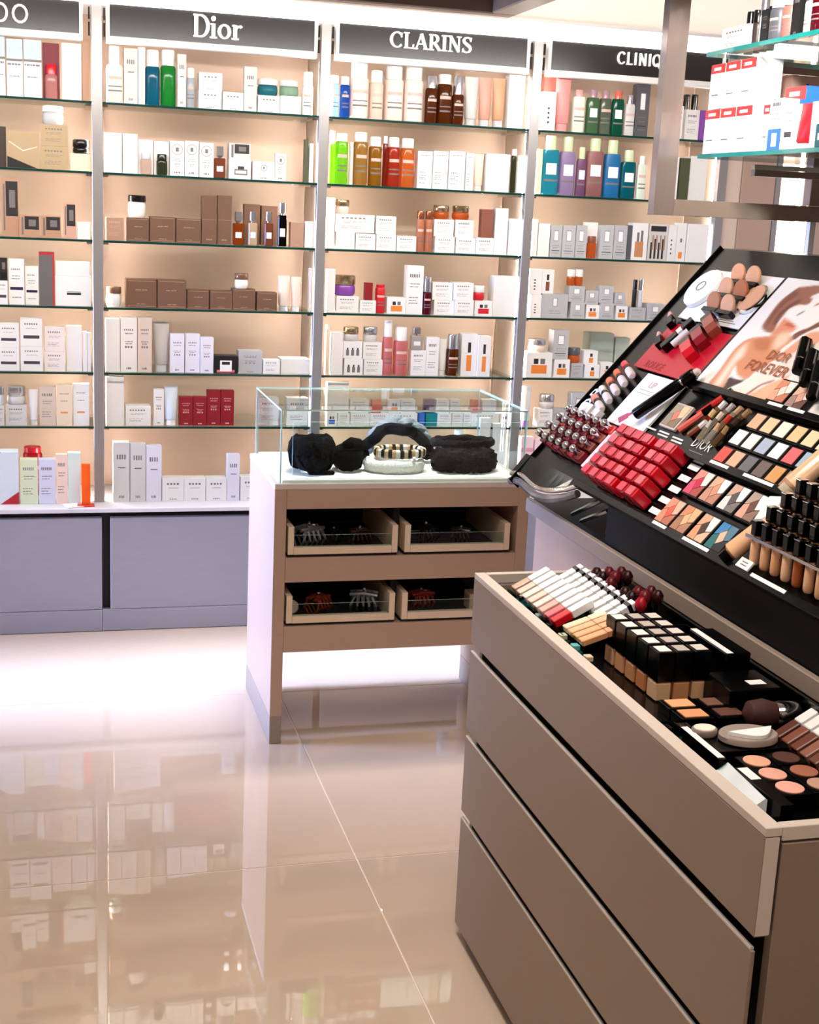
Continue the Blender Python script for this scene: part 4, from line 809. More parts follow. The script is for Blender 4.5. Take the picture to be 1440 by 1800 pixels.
def prints(style, asp, seed):
    """asp = h / w; returns rects with slots 1 light ink, 2 dark ink, 3 accent, 4 white, 5 second accent"""
    L = lambda v, a=.2, b=.8, s=1, h=.016: line(v, a, b, s, seed+int(v*100), h)
    w = L(.07, .36, .64, 1, .022)
    if style == 'txt': return letters(.76, .83, .15, .8, 6, 1, seed)+L(.62)+L(.56, .2, .7)+L(.34, .15, .75)+L(.28, .15, .6)+L(.22, .15, .7)
    if style == 'txtlow': return L(.88, .2, .8)+letters(.42, .45, .15, .55, 4, 1, seed)+L(.34, .12, .6)+L(.29, .12, .5)+L(.24, .12, .6)+L(.14, .12, .5)
    if style == 'txtw': return letters(.76, .79, .2, .8, 5, 1, seed)+L(.7, .25, .75)+L(.55, .25, .75)+L(.51, .3, .7)+letters(.44, .48, .25, .75, 3, 1, seed+3)+letters(.05, .085, .35, .65, 4, 2, seed)
    if style == 'lift': return letters(.72, .80, .2, .8, 4, 1, seed)+[(.28, .74, .57, .585, 2)]+letters(.06, .105, .34, .68, 4, 1, seed)
    if style == 'band': return letters(.78, .84, .18, .8, 6, 1, seed)+L(.64, .25, .75)+[(.14, .86, .28, .40, 3)]
    if style == 'bandn': return letters(.76, .79, .15, .75, 5, 1, seed)+L(.62, .2, .8)+L(.56, .2, .7)+[(.08, .92, .32, .385, 3)]+L(.15)
    if style == 'bandlow': return [(.32, .72, .36, .44, 2), (.32, .72, .46, .48, 1)]
    if style == 'bando': return L(.78)+L(.6, .25, .7)+[(.25, .72, .30, .34, 3)]
    if style == 'bandv': return [(.15, .85, .55, .8, 3), (.15, .85, .15, .3, 3)]
    if style == 'ring': return L(.48, .3, .7)+L(.42, .2, .8)+L(.33, .3, .7)+L(.27, .35, .65)+letters(.07, .12, .3, .7, 4, 2, seed)
    if style == 'ringbig': return L(.3, .2, .8)+letters(.08, .15, .35, .65, 4, 1, seed)
    if style == 'pump': return [(.30, .70, .50, .84, 1), (.33, .67, .52, .82, 4)]+L(.36, .2, .8)+L(.28, .25, .75)+[(.15, .85, .19, .21, 2)]+L(.12, .2, .8)
    if style == 'pumpbig': return [(.42, .60, .48, .84, 1), (.44, .58, .50, .82, 4)]+L(.28, .3, .75)+L(.18, .3, .75)
    if style == 'frame': return [(.06, .94, .05, .06, 1), (.06, .94, .94, .95, 1)]+L(.62, .3, .7)+L(.12, .35, .65)
    if style == 'word': return letters(.08, .10, .3, .7, 4, 1, seed)+[(.0, 1, .5, .503, 1)]
    if style == 'jarpic': return [(.2, .8, .15, .5, 3), (.26, .74, .5, .54, 4), (.28, .46, .54, .76, 2), (.54, .72, .54, .76, 1)]
    if style == 'bottlepic': return [(.34, .66, .12, .5, 3), (.42, .58, .5, .56, 4), (.4, .6, .56, .8, 2)]
    if style == 'bottles': return [x for a in (.15, .42, .69) for x in ((a, a+.16, .15, .5, 1), (a+.04, a+.12, .5, .62, 2))]
    if style == 'bottle': return [(.25, .85, .2, .5, 1), (.4, .7, .5, .65, 2), (.3, .8, .28, .42, 4)]
    if style == 'photo': return [(.25, .95, .35, .95, 2), (.45, .8, .5, .8, 1), (.1, .2, .1, .9, 1)]
    if style == 'photo2': return [(.2, .75, .08, .5, 3), (.3, .45, .5, .75, 1), (.55, .7, .5, .8, 1)]
    if style == 'photo3': return [(.1, .9, .8, .95, 2)]+[(.12+.2*i, .22+.2*i, .05, .5+.1*(i % 2), 2) for i in range(4)]+[(.2+.2*i, .28+.2*i, .3, .7, 3) for i in range(4)]
    if style == 'circle': return [(.12, .88, .05, .2, 3), (.25, .75, .12, .75, 4), (.33, .67, .5, .68, 2)]
    if style == 'wave': return [(0, 1, .62, .66, 1), (0, 1, .66, .98, 5)]+L(.55, .05, .9, 1, .03)+L(.35)
    if style == 'text3': return [(.35, .5, .55-.12*i, .6-.12*i, 2) for i in range(4)]
    if style == 'redge': return [(.88, 1, 0, 1, 3), (0, .88, .95, 1, 3)]
    if style == 'footp': return [(.3, .7, .08, .25, 3)]+[(.4, .6, .5, .6, 1)]
    if style == 'stripe': return [(0, 1, .15+.2*i, .22+.2*i, 3) for i in range(4)]
    if style == 'redtop': return [(0, 1, .8, 1, 3), (.2, .7, .86, .93, 4), (.15, .6, .3, .33, 1)]
    if style == 'grille': return [(.04, .96, .04*i+.03, .04*i+.042, 2) for i in range(18)]+[(.45, .55, .8, .9, 2)]
    if style == 'bluefoot': return [(0, 1, 0, .42, 3), (.3, .7, .08, .34, 5)]+letters(.86, .93, .2, .8, 4, 2, seed)+L(.7)+L(.6)
    return []
ACC = {'band': '4a3a48', 'bandn': '1e1c3c', 'bando': 'e08a4a', 'bandv': '8a4aa8', 'circle': 'd86a7c', 'redge': 'c02a30', 'stripe': 'e89aa8', 'redtop': 'd8322c', 'bluefoot': '3a76c0', 'photo2': 'c88a5c', 'photo3': 'b08a70', 'footp': 'ef8a3a'}
CACHE = {}
def key(*a): return tuple(round(x, 3) if isinstance(x, float) else x for x in a)
def carton_mesh(w, d, h, style, col, c2):
    k = key('c', w, d, h, style, c2 if style in ('jarpic', 'bottlepic') else '', col in ('brown', 'dred', 'K', 'ltbrown', 'gr3d'))
    if k in CACHE: return CACHE[k]
    b = MB(); x = w/2; y = d/2; e = min(.0009, w*.1)
    dark = col in ('brown', 'dred', 'K', 'ltbrown')
    rect_prints(prints(style, h/w, len(CACHE)), -x, 0, w, h, -y, b)
    vs = [(-x, -y, 0), (x, -y, 0), (x, y, 0), (-x, y, 0), (-x, -y, h), (x, -y, h), (x, y, h), (-x, y, h), (-x+2*e, -y+e, h), (x-2*e, -y+e, h), (x-2*e, y-2*e, h), (-x+2*e, y-2*e, h)]
    vs += [(p[0], p[1], h+.0004) for p in vs[8:12]]
    b.add(vs, [(0, 3, 2, 1), (1, 2, 6, 5), (2, 3, 7, 6), (3, 0, 4, 7), (4, 5, 9, 8), (5, 6, 10, 9), (6, 7, 11, 10), (7, 4, 8, 11), (8, 9, 13, 12), (9, 10, 14, 13), (10, 11, 15, 14), (11, 8, 12, 15), (12, 13, 14, 15)])
    acc = PAL_.get(c2, 'd0d0d0') if style in ('jarpic', 'bottlepic') else ACC.get(style, '8a8a8a')
    i1 = ink('c8a890') if col in ('brown', 'ltbrown') else ink('d8a0a0') if col in ('dred',) else INK
    CACHE[k] = b.mesh('carton', [CARD, i1, ink('e8d4c4') if col == 'dred' else INKD, ink(acc), ink('f6f4f2'), ink('c3d4e6')])
    return CACHE[k]
def bottle_meshes(kind, w, d, h, cf, lab):
    k = key('b', kind, w, d, h, cf, lab)
    if k in CACHE: return CACHE[k]
    r = w/2; hb = h*(1-cf); seg = 16
    pw_ = .5 if kind == 'f' else (.78 if w > .035 else None)
    sh = min(hb*.06, r*.4) if kind == 'b' else min(hb*.10, r*.7)
    prof = [(r*.9, 0), (r, min(.004, hb*.1)), (r, hb*.30), (r, hb*.34), (r, hb*.42), (r, hb*.45), (r, hb*.62), (r, hb*.70), (r, hb-sh), (r*.9, hb-.001), (r*.8, hb)]
    def mf(j, i):
        fr = i in ((10, 11, 12, 13) if lab else ())
        if not fr: return 0
        if lab == 'lab': return 1 if j in (2, 4) else (2 if j == 6 else 0)
        if lab == 'logo': return 3 if (j in (5, 6) and i in (11, 12)) else (1 if j in (2,) else 0)
        return 0
    body = MB().lathe(prof, seg, sy2=d/w, power=pw_, mfun=mf)
    rc = r*(.62 if kind == 'f' else .88); hc = h*cf
    cap = MB().lathe([(rc, .0003), (rc, hc*.9), (rc*.9, hc)], 14, (0, 0, hb), sy2=min(1, d/w*1.2))
    CACHE[k] = (body.mesh('bottle', [LIQ, INK, ink('d8b8a8'), ink('f4f4f4')], True), cap.mesh('cap', PLAST, True), body.mesh('bottle', [SOFT, INK, ink('d8b8a8'), ink('f4f4f4')], True), cap.mesh('cap', METAL, True)); return CACHE[k]
CLEARC = {'blue', 'green', 'teal', 'iceblue', 'lime2', 'honey', 'ambery', 'redbr', 'redor', 'orange', 'damber', 'pinkb', 'amber', 'rosebr', 'tealj', 'greenj', 'gr2', 'gr3', 'gr4', 'ice', 'olive', 'wine', 'turq', 'teal2', 'pink', 'blush_', 'red'}
def product(kind, w, d, h, col, c2, ex, loc, label, group, name=None, rot=0):
    cat = {'c': 'carton', 'w': 'carton', 'b': 'bottle', 'f': 'bottle', 't': 'tube', 'j': 'jar', 'p': 'bottle'}[kind]
    kw = dict(label=label, cat=cat, group=group); C1, C2 = PAL_.get(col, col), PAL_.get(c2, c2)
    if kind == 'c':
        o = link(carton_mesh(w, d, h, ex, col, c2), name or 'carton', None, loc, C1, **kw)
        if ex in ('ring', 'ringbig'):
            rr = min(w*.36, h*.16); MB().tube([(rr*math.cos(R(a)), 0, rr*math.sin(R(a))) for a in range(0, 360, 24)], .0009, 4, 0, True).build('emblem', INK, o, loc=(0, -d/2-.0003, h*(.76 if ex == 'ring' else .66)))
            MB().box(-rr*.3, rr*.3, -.0005, 0, -rr*.4, rr*.4).build('emblem', INK, o, loc=(0, -d/2-.0002, h*(.76 if ex == 'ring' else .66)))
        if ex == 'diag': MB().prism([(-w/2, 0), (w/2*.9, 0), (-w/2, h*.32)], -d/2-.0006, -d/2-.0001, 'y').build('printed_corner', ink('171211'), o); MB().prism([(-w*.45, h*.72), (-w*.43, h*.74), (0, h*.5), (0, h*.47)], -d/2-.0006, -d/2-.0001, 'y').build('printed_line', ink('efe4d2'), o); MB().prism([(0, h*.5), (w*.45, h*.62), (w*.45, h*.6), (0, h*.47)], -d/2-.0006, -d/2-.0001, 'y').build('printed_line', ink('efe4d2'), o)
        if ex == 'corner':
            for p in ([(-w/2, h), (-w/2, h*.86), (-w*.1, h)], [(w/2, 0), (w/2, h*.24), (-w*.15, 0)]): MB().prism(p, -d/2-.0006, -d/2-.0001, 'y').build('printed_corner', ink('b81a2a'), o)
        return o
    if kind == 'w':
        o = link(carton_mesh(w, d*.5, h, 'ring' if ex in ('blush', 'olive') else 'plain', col, c2), name or 'carton', None, (loc[0], loc[1]+d*.25, loc[2]), C1, **kw)
        bm2 = bottle_meshes('b', w*.72, min(d*.42, w*.72), h*.62, .3, '')
        bo = link(bm2[0], 'flask', o, (0, -d*.25-min(d*.42, w*.72)/2-.001, 0), PAL_.get(ex, ex)); link(bm2[1], 'cap', bo, color=C2); return o
    if kind in 'bf':
        cf = float(ex); lab = 'logo' if kind == 'f' and col in ('turq', 'purpg', 'purpd', 'mauveb', 'blue2', 'teal2', 'gr2', 'gr4') else 'lab' if w > .028 and col not in ('teal', 'green') else ''
        mm = bottle_meshes(kind, w, d, h, cf, lab)
        o = link(mm[0] if col in CLEARC else mm[2], name or 'bottle', None, loc, C1, **kw)
        link(mm[3] if c2 in ('S', 'gold', 'copper') else mm[1], 'cap', o, color=C2); return o
    if kind == 'j':
        lf = float(ex); k = key('j', w, d, h, lf)
        if k not in CACHE:
            r = w/2; hb = h*(1-lf)
            CACHE[k] = (MB().lathe([(r*.82, 0), (r*.97, hb*.18), (r, hb*.5), (r*.97, hb*.85), (r*.85, hb)], 18).mesh('jar', LIQ, True), MB().lathe([(r*.97, .0003), (r, .002), (r*.99, h*lf-.003), (r*.9, h*lf)], 18, (0, 0, hb)).mesh('lid', PLAST, True))
            CACHE[k] += (MB().lathe([(r*.82, 0), (r*.97, hb*.18), (r, hb*.5), (r*.97, hb*.85), (r*.85, hb)], 18).mesh('jar', PLAST, True), MB().lathe([(r*.97, .0003), (r, .002), (r*.99, h*lf-.003), (r*.9, h*lf)], 18, (0, 0, hb)).mesh('lid', METAL, True))
        mm = CACHE[k]
        o = link(mm[0] if col in CLEARC or col in ('orangej',) else mm[2], name or 'jar', None, loc, C1, **kw); link(mm[3] if c2 in ('S', 'gold') else mm[1], 'lid', o, color=C2); return o
    if kind == 't':
        k = key('t', w, d, h)
        if k not in CACHE:
            hc = h*.14; vs = []; fs = []; N = 14
            for z, rx, ry in ((hc, w*.36, d*.44), (hc+.004, w*.42, d*.5), (h*.6, w*.46, d*.34), (h*.93, w*.495, .0025), (h, w*.5, .002)):
                vs += [(rx*math.cos(2*math.pi*i/N), ry*math.sin(2*math.pi*i/N), z) for i in range(N)]
            for j in range(4):
                for i in range(N): fs.append((j*N+i, j*N+(i+1) % N, (j+1)*N+(i+1) % N, (j+1)*N+i))
            fs += [tuple(range(N))[::-1], tuple(4*N+i for i in range(N))]
            ms = [1 if (f//N == 2 and f % N in (9, 10, 11) and f < 4*N) else 0 for f in range(len(fs))]
            CACHE[k] = (MB().add(vs, fs, mats=[0]*len(fs)).mesh('tube', [SOFT, INK], True), MB().lathe([(w*.34, 0), (w*.36, .001), (w*.36, hc-.001)], 14, sy2=min(1, d/w*1.2)).mesh('cap', PLAST, True))
        mm = CACHE[k]; o = link(mm[0], name or 'tube', None, loc, C1, **kw); link(mm[1], 'cap', o, color=C2); return o
    if kind == 'p':
        k = key('p', w, d, h, ex)
        if k not in CACHE:
            cf = float(ex); hb = h*(1-cf)
            CACHE[k] = (MB().box(-w/2, w/2, -d/2, d/2, 0, hb-.006, 0, .003).mesh('perfume_flask', LIQ), MB().lathe([(w*.22, 0), (w*.22, .006)], 12, (0, 0, hb-.0058)).mesh('neck', CHROME, True), MB().box(-w*.32, w*.32, -d*.36, d*.36, hb+.0004, h, 0, .002).mesh('cap', METAL), MB().box(-w*.3, w*.3, -d/2-.0006, -d/2-.0001, hb*.3, hb*.55).mesh('paper_label', WHITE))
        mm = CACHE[k]; o = link(mm[0], name or 'perfume_flask', None, loc, C1, **kw); link(mm[1], 'neck', o); link(mm[2], 'cap', o, color=C2); link(mm[3], 'paper_label', o); return o
KN = {'c': 'cartons', 'w': 'cartons', 'b': 'bottles', 'f': 'bottles', 't': 'tubes', 'j': 'jars', 'p': 'perfume flasks'}
SHELF=[
('c', 0, 1, -0.1526, -0.1186, 0.032, 0.03, 1.9258, 2.1235, 'ice', '-', 'wave', 'leftmost of three: white carton with pale blue mist print, top shelf, leftmost bay'),
('c', 0, 1, -0.113, -0.0598, 0.027, 0.043, 1.9258, 2.1163, 'ice', '-', 'wave', 'second from left of three: white carton with pale blue mist print, top shelf, leftmost bay'),
('c', 0, 1, -0.0561, 0.0033, 0.032, 0.047, 1.9258, 2.1185, 'ice', '-', 'wave', 'rightmost of three: white carton with pale blue mist print, top shelf, leftmost bay'),
('w', 0, 1, 0.007, 0.0649, 0.029, 0.058, 1.9258, 2.1153, 'wine', 'red', 'pink', 'dark carton with window over clear red-capped bottle, top shelf, leftmost bay'),
('c', 0, 1, 0.0725, 0.1386, 0.028, 0.053, 1.9258, 2.1166, 'W', '-', 'plain', 'tall white blank carton, top shelf, leftmost bay'),
('c', 0, 1, 0.1424, 0.1658, 0.023, 0.03, 1.9258, 2.1347, 'tan', '-', 'plain', 'slim tan carton, top shelf, leftmost bay'),
('c', 0, 2, -0.1479, -0.121, 0.032, 0.03, 1.6848, 1.8227, 'dbrown', '-', 'plain', 'dark brown carton cut off by the picture edge, second shelf, leftmost bay'),
('c', 0, 2, -0.1173, -0.0092, 0.02, 0.087, 1.6848, 1.8071, 'gold', '-', 'diag', 'square gold carton with black diagonal corner, second shelf, leftmost bay'),
('c', 0, 2, -0.006, 0.0919, 0.023, 0.078, 1.6848, 1.7648, 'gold', '-', 'txt', 'gold carton under another gold carton, second shelf, leftmost bay'),
('c', 0, 2, -0.0023, 0.0913, 0.025, 0.075, 1.7653, 1.8387, 'gold', '-', 'txt', 'gold carton stacked on another gold carton, second shelf, leftmost bay'),
('j', 0, 2, 0.0028, 0.0766, 0.027, 0.074, 1.8392, 1.9042, 'S', 'W', '0.35', 'round silver jar standing on top of gold cartons, second shelf, leftmost bay'),
('c', 0, 2, 0.0975, 0.1685, 0.022, 0.057, 1.6848, 1.7443, 'cream', '-', 'plain', 'cream carton under a black dome jar, second shelf, leftmost bay'),
('j', 0, 2, 0.1068, 0.166, 0.024, 0.057, 1.7448, 1.7937, 'K', 'K', '0.55', 'shiny black dome jar on a cream carton, second shelf, leftmost bay'),
('c', 0, 3, -0.1402, -0.082, 0.032, 0.047, 1.4458, 1.6477, 'tan', '-', 'photo', 'tall tan carton with dark picture, third shelf, leftmost bay'),
('c', 0, 3, -0.0803, -0.0097, 0.022, 0.056, 1.4458, 1.523, 'tan', '-', 'photo', 'left of two: square tan carton with dark picture, third shelf, leftmost bay'),
('c', 0, 3, -0.0058, 0.0635, 0.027, 0.055, 1.4458, 1.524, 'tan', '-', 'photo', 'right of two: square tan carton with dark picture, third shelf, leftmost bay'),
('c', 0, 3, 0.0719, 0.1155, 0.02, 0.035, 1.4458, 1.5727, 'rose', '-', 'photo', 'narrow rosy carton with dark picture, third shelf, leftmost bay'),
('c', 0, 3, 0.119, 0.1651, 0.025, 0.037, 1.4458, 1.5048, 'W', '-', 'plain', 'white blank carton, third shelf, leftmost bay'),
('c', 0, 4, -0.1593, -0.1259, 0.021, 0.03, 1.2058, 1.2899, 'W', '-', 'band', 'tall white banded carton, fourth shelf, leftmost bay'),
('c', 0, 4, -0.1569, -0.1257, 0.023, 0.03, 1.2904, 1.3697, 'K', '-', 'photo', 'black carton stacked on a banded white carton, fourth shelf, leftmost bay'),
('c', 0, 4, -0.1206, -0.0675, 0.025, 0.042, 1.2058, 1.3676, 'W', '-', 'bandn', 'tall white carton with navy band, fourth shelf, leftmost bay'),
('c', 0, 4, -0.0641, -0.0185, 0.031, 0.036, 1.2058, 1.3429, 'W', '-', 'bandn', 'shorter white carton with navy band, fourth shelf, leftmost bay'),
('c', 0, 4, -0.0157, 0.038, 0.029, 0.043, 1.2058, 1.3952, 'dgrey', 'red', 'redge', 'dark grey tall carton with red edge, fourth shelf, leftmost bay'),
('c', 0, 4, 0.0409, 0.1659, 0.03, 0.09, 1.2058, 1.3131, 'W', '-', 'bandlow', 'wide white carton with short black bar, fourth shelf, leftmost bay'),
('c', 0, 4, 0.0424, 0.1625, 0.032, 0.09, 1.3136, 1.3623, 'W', '-', 'plain', 'flat white carton lying on a wider white carton, fourth shelf, leftmost bay'),
('c', 0, 5, -0.1646, -0.0891, 0.021, 0.06, 0.9668, 1.0502, 'W', '-', 'band', 'left of two: white carton with dark band in the lower row, fifth shelf, leftmost bay'),
('c', 0, 5, -0.162, -0.0888, 0.023, 0.059, 1.0507, 1.1358, 'W', '-', 'band', 'left of two: white carton with dark band in the upper row, fifth shelf, leftmost bay'),
('c', 0, 5, -0.085, -0.0069, 0.022, 0.063, 0.9668, 1.0557, 'W', '-', 'band', 'right of two: white carton with dark band in the lower row, fifth shelf, leftmost bay'),
('c', 0, 5, -0.0848, -0.007, 0.024, 0.062, 1.0562, 1.1559, 'W', '-', 'band', 'right of two: white carton with dark band in the upper row, fifth shelf, leftmost bay'),
('c', 0, 5, -0.0011, 0.0718, 0.025, 0.058, 0.9668, 1.0381, 'pale', '-', 'txt', 'pale carton under a like one, fifth shelf, leftmost bay'),
('c', 0, 5, 0.0007, 0.0712, 0.027, 0.056, 1.0386, 1.1271, 'pale', '-', 'txt', 'pale carton on top of a like one, fifth shelf, leftmost bay'),
('c', 0, 5, 0.077, 0.1319, 0.031, 0.044, 0.9668, 1.1322, 'W', '-', 'plain', 'tall white blank carton, fifth shelf, leftmost bay'),
('c', 0, 5, 0.1356, 0.1499, 0.026, 0.03, 0.9668, 1.1127, 'W', '-', 'plain', 'left of two: very slim white carton, fifth shelf, leftmost bay'),
('c', 0, 5, 0.1518, 0.164, 0.021, 0.03, 0.9668, 1.1094, 'W', '-', 'plain', 'right of two: very slim white carton, fifth shelf, leftmost bay'),
('c', 0, 6, -0.1692, -0.1472, 0.022, 0.03, 0.7654, 0.8401, 'pgrey', '-', 'txt', 'grey carton cut off by the picture edge, lowest glass shelf, leftmost bay'),
('j', 0, 6, -0.1646, -0.1467, 0.024, 0.018, 0.8406, 0.9063, 'S', 'S', '0.45', 'silver lidded jar cut off by the picture edge, lowest glass shelf, leftmost bay'),
('c', 0, 6, -0.1413, -0.0669, 0.026, 0.06, 0.7654, 0.8398, 'pgrey', '-', 'txt', 'grey lettered carton under a jar, lowest glass shelf, leftmost bay'),
('j', 0, 6, -0.1367, -0.0707, 0.028, 0.06, 0.8403, 0.9066, 'pgrey', 'S', '0.5', 'silver lidded grey jar on a grey carton, lowest glass shelf, leftmost bay'),
('t', 0, 6, -0.0598, -0.0255, 0.025, 0.027, 0.7654, 0.8971, 'W', 'pgrey', '-', 'slim white tube leaning among cartons, lowest glass shelf, leftmost bay'),
('c', 0, 6, -0.0213, 0.0356, 0.028, 0.045, 0.7654, 0.9077, 'beige', '-', 'txt', 'tall beige lettered carton, lowest glass shelf, leftmost bay'),
('c', 0, 6, 0.0397, 0.0949, 0.025, 0.044, 0.7654, 0.915, 'cream', '-', 'bando', 'cream carton with orange band, lowest glass shelf, leftmost bay'),
('c', 0, 6, 0.0991, 0.1566, 0.027, 0.046, 0.7654, 0.9195, 'W', '-', 'bando', 'white carton with orange band, lowest glass shelf, leftmost bay'),
('c', 0, 7, -0.1995, -0.0995, -0.02, 0.08, 0.4783, 0.6726, 'ice', 'red', 'corner', 'large pale carton with red corners, base counter, leftmost bay'),
('b', 0, 7, -0.0855, -0.0148, 0.125, 0.071, 0.4783, 0.663, 'red', 'red', '0.12', 'red tapered tumbler behind the pale cartons, base counter, leftmost bay'),
('c', 0, 7, -0.094, -0.0313, -0.02, 0.05, 0.4783, 0.6447, 'lime', '-', 'txt', 'pale green carton, base counter, leftmost bay'),
('c', 0, 7, -0.0283, 0.0318, -0.02, 0.048, 0.4783, 0.6445, 'lilac', '-', 'txt', 'pale lilac carton, base counter, leftmost bay'),
('c', 0, 7, 0.0341, 0.075, -0.02, 0.033, 0.4783, 0.6635, 'peach', '-', 'txt', 'pale peach carton, base counter, leftmost bay'),
('c', 0, 7, 0.0771, 0.1223, -0.02, 0.036, 0.4783, 0.6697, 'mint', '-', 'plain', 'pale mint tall carton, base counter, leftmost bay'),
('f', 1, 1, 0.2246, 0.2837, 0.027, 0.035, 1.9258, 2.1197, 'blush', 'W', '0.33', 'clear blush bottle with white cap, top shelf, second bay'),
('c', 1, 1, 0.2857, 0.3334, 0.027, 0.038, 1.9258, 2.1142, 'pgrey', '-', 'lift', 'tall light grey lettered carton, top shelf, second bay'),
('c', 1, 1, 0.3356, 0.3595, 0.031, 0.03, 1.9258, 2.1211, 'W', '-', 'plain', 'slim white carton, top shelf, second bay'),
('b', 1, 1, 0.361, 0.413, 0.024, 0.052, 1.9258, 2.1157, 'teal', 'W', '0.3', 'blue-green bottle with white cap, top shelf, second bay'),
('b', 1, 1, 0.4153, 0.4696, 0.028, 0.054, 1.9258, 2.12, 'green', 'W', '0.28', 'bright green bottle with white cap, top shelf, second bay'),
('c', 1, 1, 0.4733, 0.5036, 0.022, 0.03, 1.9258, 2.1073, 'pgrey', '-', 'lift', 'slim grey carton with lettering, top shelf, second bay'),
('b', 1, 1, 0.5064, 0.5369, 0.026, 0.031, 1.9258, 2.0634, 'ice', 'W', '0.25', 'small frosted bottle with white cap, top shelf, second bay'),
('c', 1, 1, 0.5495, 0.6317, 0.022, 0.066, 1.9258, 1.9894, 'W', '-', 'lift', 'low white carton under another, top shelf, second bay'),
('c', 1, 1, 0.5513, 0.6332, 0.024, 0.066, 1.9899, 2.0511, 'W', '-', 'lift', 'low white carton on top of another, top shelf, second bay'),
('c', 1, 1, 0.6363, 0.7109, 0.025, 0.06, 1.9258, 1.9891, 'W', '-', 'lift', 'white lettered carton, top shelf, second bay'),
('c', 1, 1, 0.7142, 0.76, 0.03, 0.037, 1.9258, 2.0826, 'pgrey', '-', 'lift', 'tall light grey carton with lettering, top shelf, second bay'),
('c', 1, 1, 0.7654, 0.8453, 0.025, 0.064, 1.9258, 1.9857, 'W', '-', 'lift', 'low white carton under teal jar, top shelf, second bay'),
('j', 1, 1, 0.766, 0.8413, 0.027, 0.064, 1.9862, 2.0457, 'tealj', 'W', '0.38', 'teal jar with white lid, top shelf, second bay'),
('c', 1, 1, 0.8475, 0.9238, 0.025, 0.061, 1.9258, 1.9888, 'W', '-', 'plain', 'low white carton under green jar, top shelf, second bay'),
('j', 1, 1, 0.8465, 0.9182, 0.027, 0.061, 1.9893, 2.0444, 'greenj', 'W', '0.38', 'pale green jar with white lid, top shelf, second bay'),
('b', 1, 1, 0.9303, 0.9707, 0.027, 0.04, 1.9258, 2.0792, 'mintw', 'W', '0.32', 'white and mint bottle with white cap, top shelf, second bay'),
('c', 1, 2, 0.2173, 0.2773, 0.03, 0.048, 1.6848, 1.8235, 'W', '-', 'plain', 'left of two: tall white blank carton, second shelf, second bay'),
('c', 1, 2, 0.2813, 0.3336, 0.03, 0.042, 1.6848, 1.823, 'W', '-', 'plain', 'right of two: tall white blank carton, second shelf, second bay'),
('w', 1, 2, 0.3374, 0.3901, 0.027, 0.053, 1.6848, 1.8064, 'W', 'S', 'blush', 'white ring-emblem carton with pale pink flask in front, second shelf, second bay'),
('w', 1, 2, 0.3937, 0.4466, 0.021, 0.053, 1.6848, 1.8034, 'W', 'K', 'olive', 'white ring-emblem carton with dark olive flask in front, second shelf, second bay'),
('c', 1, 2, 0.4492, 0.5004, 0.027, 0.041, 1.6848, 1.8066, 'W', '-', 'ring', 'leftmost of three: tall white ring emblem carton, second shelf, second bay'),
('c', 1, 2, 0.502, 0.5514, 0.023, 0.04, 1.6848, 1.8094, 'W', '-', 'ring', 'second from left of three: tall white ring emblem carton, second shelf, second bay'),
('c', 1, 2, 0.5552, 0.606, 0.029, 0.041, 1.6848, 1.8066, 'W', '-', 'ring', 'rightmost of three: tall white ring emblem carton, second shelf, second bay'),
('p', 1, 2, 0.6105, 0.6501, 0.031, 0.028, 1.6848, 1.7974, 'rosebr', 'S', '0.32', 'rose-brown perfume flask with silver cap, second shelf, second bay'),
('c', 1, 2, 0.6628, 0.7427, 0.026, 0.064, 1.6848, 1.7548, 'W', '-', 'bottle', 'low white carton with flask picture, second shelf, second bay'),
('c', 1, 2, 0.6631, 0.7405, 0.028, 0.062, 1.7553, 1.8113, 'pgrey', '-', 'photo', 'small grey carton with picture lying on a white carton, second shelf, second bay'),
('c', 1, 2, 0.7505, 0.8311, 0.021, 0.064, 1.6848, 1.7512, 'W', '-', 'ringbig', 'white large ring emblem carton, second shelf, second bay'),
('c', 1, 2, 0.8335, 0.874, 0.026, 0.032, 1.6848, 1.7831, 'W', '-', 'ring', 'narrow white carton with ring emblem, second shelf, second bay'),
('c', 1, 2, 0.9424, 0.9553, 0.022, 0.03, 1.6848, 1.8391, 'olive', '-', 'plain', 'very slim dark olive carton, second shelf, second bay'),  # olive block standing in for a reflection in the side panel
('c', 1, 2, 0.9611, 0.9762, 0.027, 0.03, 1.6848, 1.8261, 'W', '-', 'plain', 'very slim white carton, second shelf, second bay'),  # white block beside it, also in place of the reflection
('c', 1, 3, 0.2216, 0.2843, 0.024, 0.05, 1.4458, 1.5275, 'ltbrown', '-', 'txt', 'left of two: light brown carton, third shelf, second bay'),
('c', 1, 3, 0.2968, 0.3745, 0.029, 0.062, 1.4458, 1.5289, 'brown', '-', 'frame', 'leftmost of three: brown framed carton, third shelf, second bay'),
('j', 1, 3, 0.3006, 0.3655, 0.031, 0.062, 1.5294, 1.6095, 'W', 'K', '0.3', 'white jar with black lid on a brown carton, third shelf, second bay'),
('c', 1, 3, 0.3781, 0.4687, 0.021, 0.073, 1.4458, 1.5368, 'brown', '-', 'frame', 'second from left of three: brown framed carton, third shelf, second bay'),
('c', 1, 3, 0.4725, 0.5632, 0.028, 0.073, 1.4458, 1.5345, 'brown', '-', 'frame', 'rightmost of three: brown framed carton, third shelf, second bay'),
('c', 1, 3, 0.5662, 0.6206, 0.026, 0.044, 1.4458, 1.6195, 'brown', '-', 'word', 'left of two: tall brown carton, third shelf, second bay'),
('c', 1, 3, 0.6238, 0.6754, 0.027, 0.041, 1.4458, 1.6221, 'brown', '-', 'word', 'right of two: tall brown carton, third shelf, second bay'),
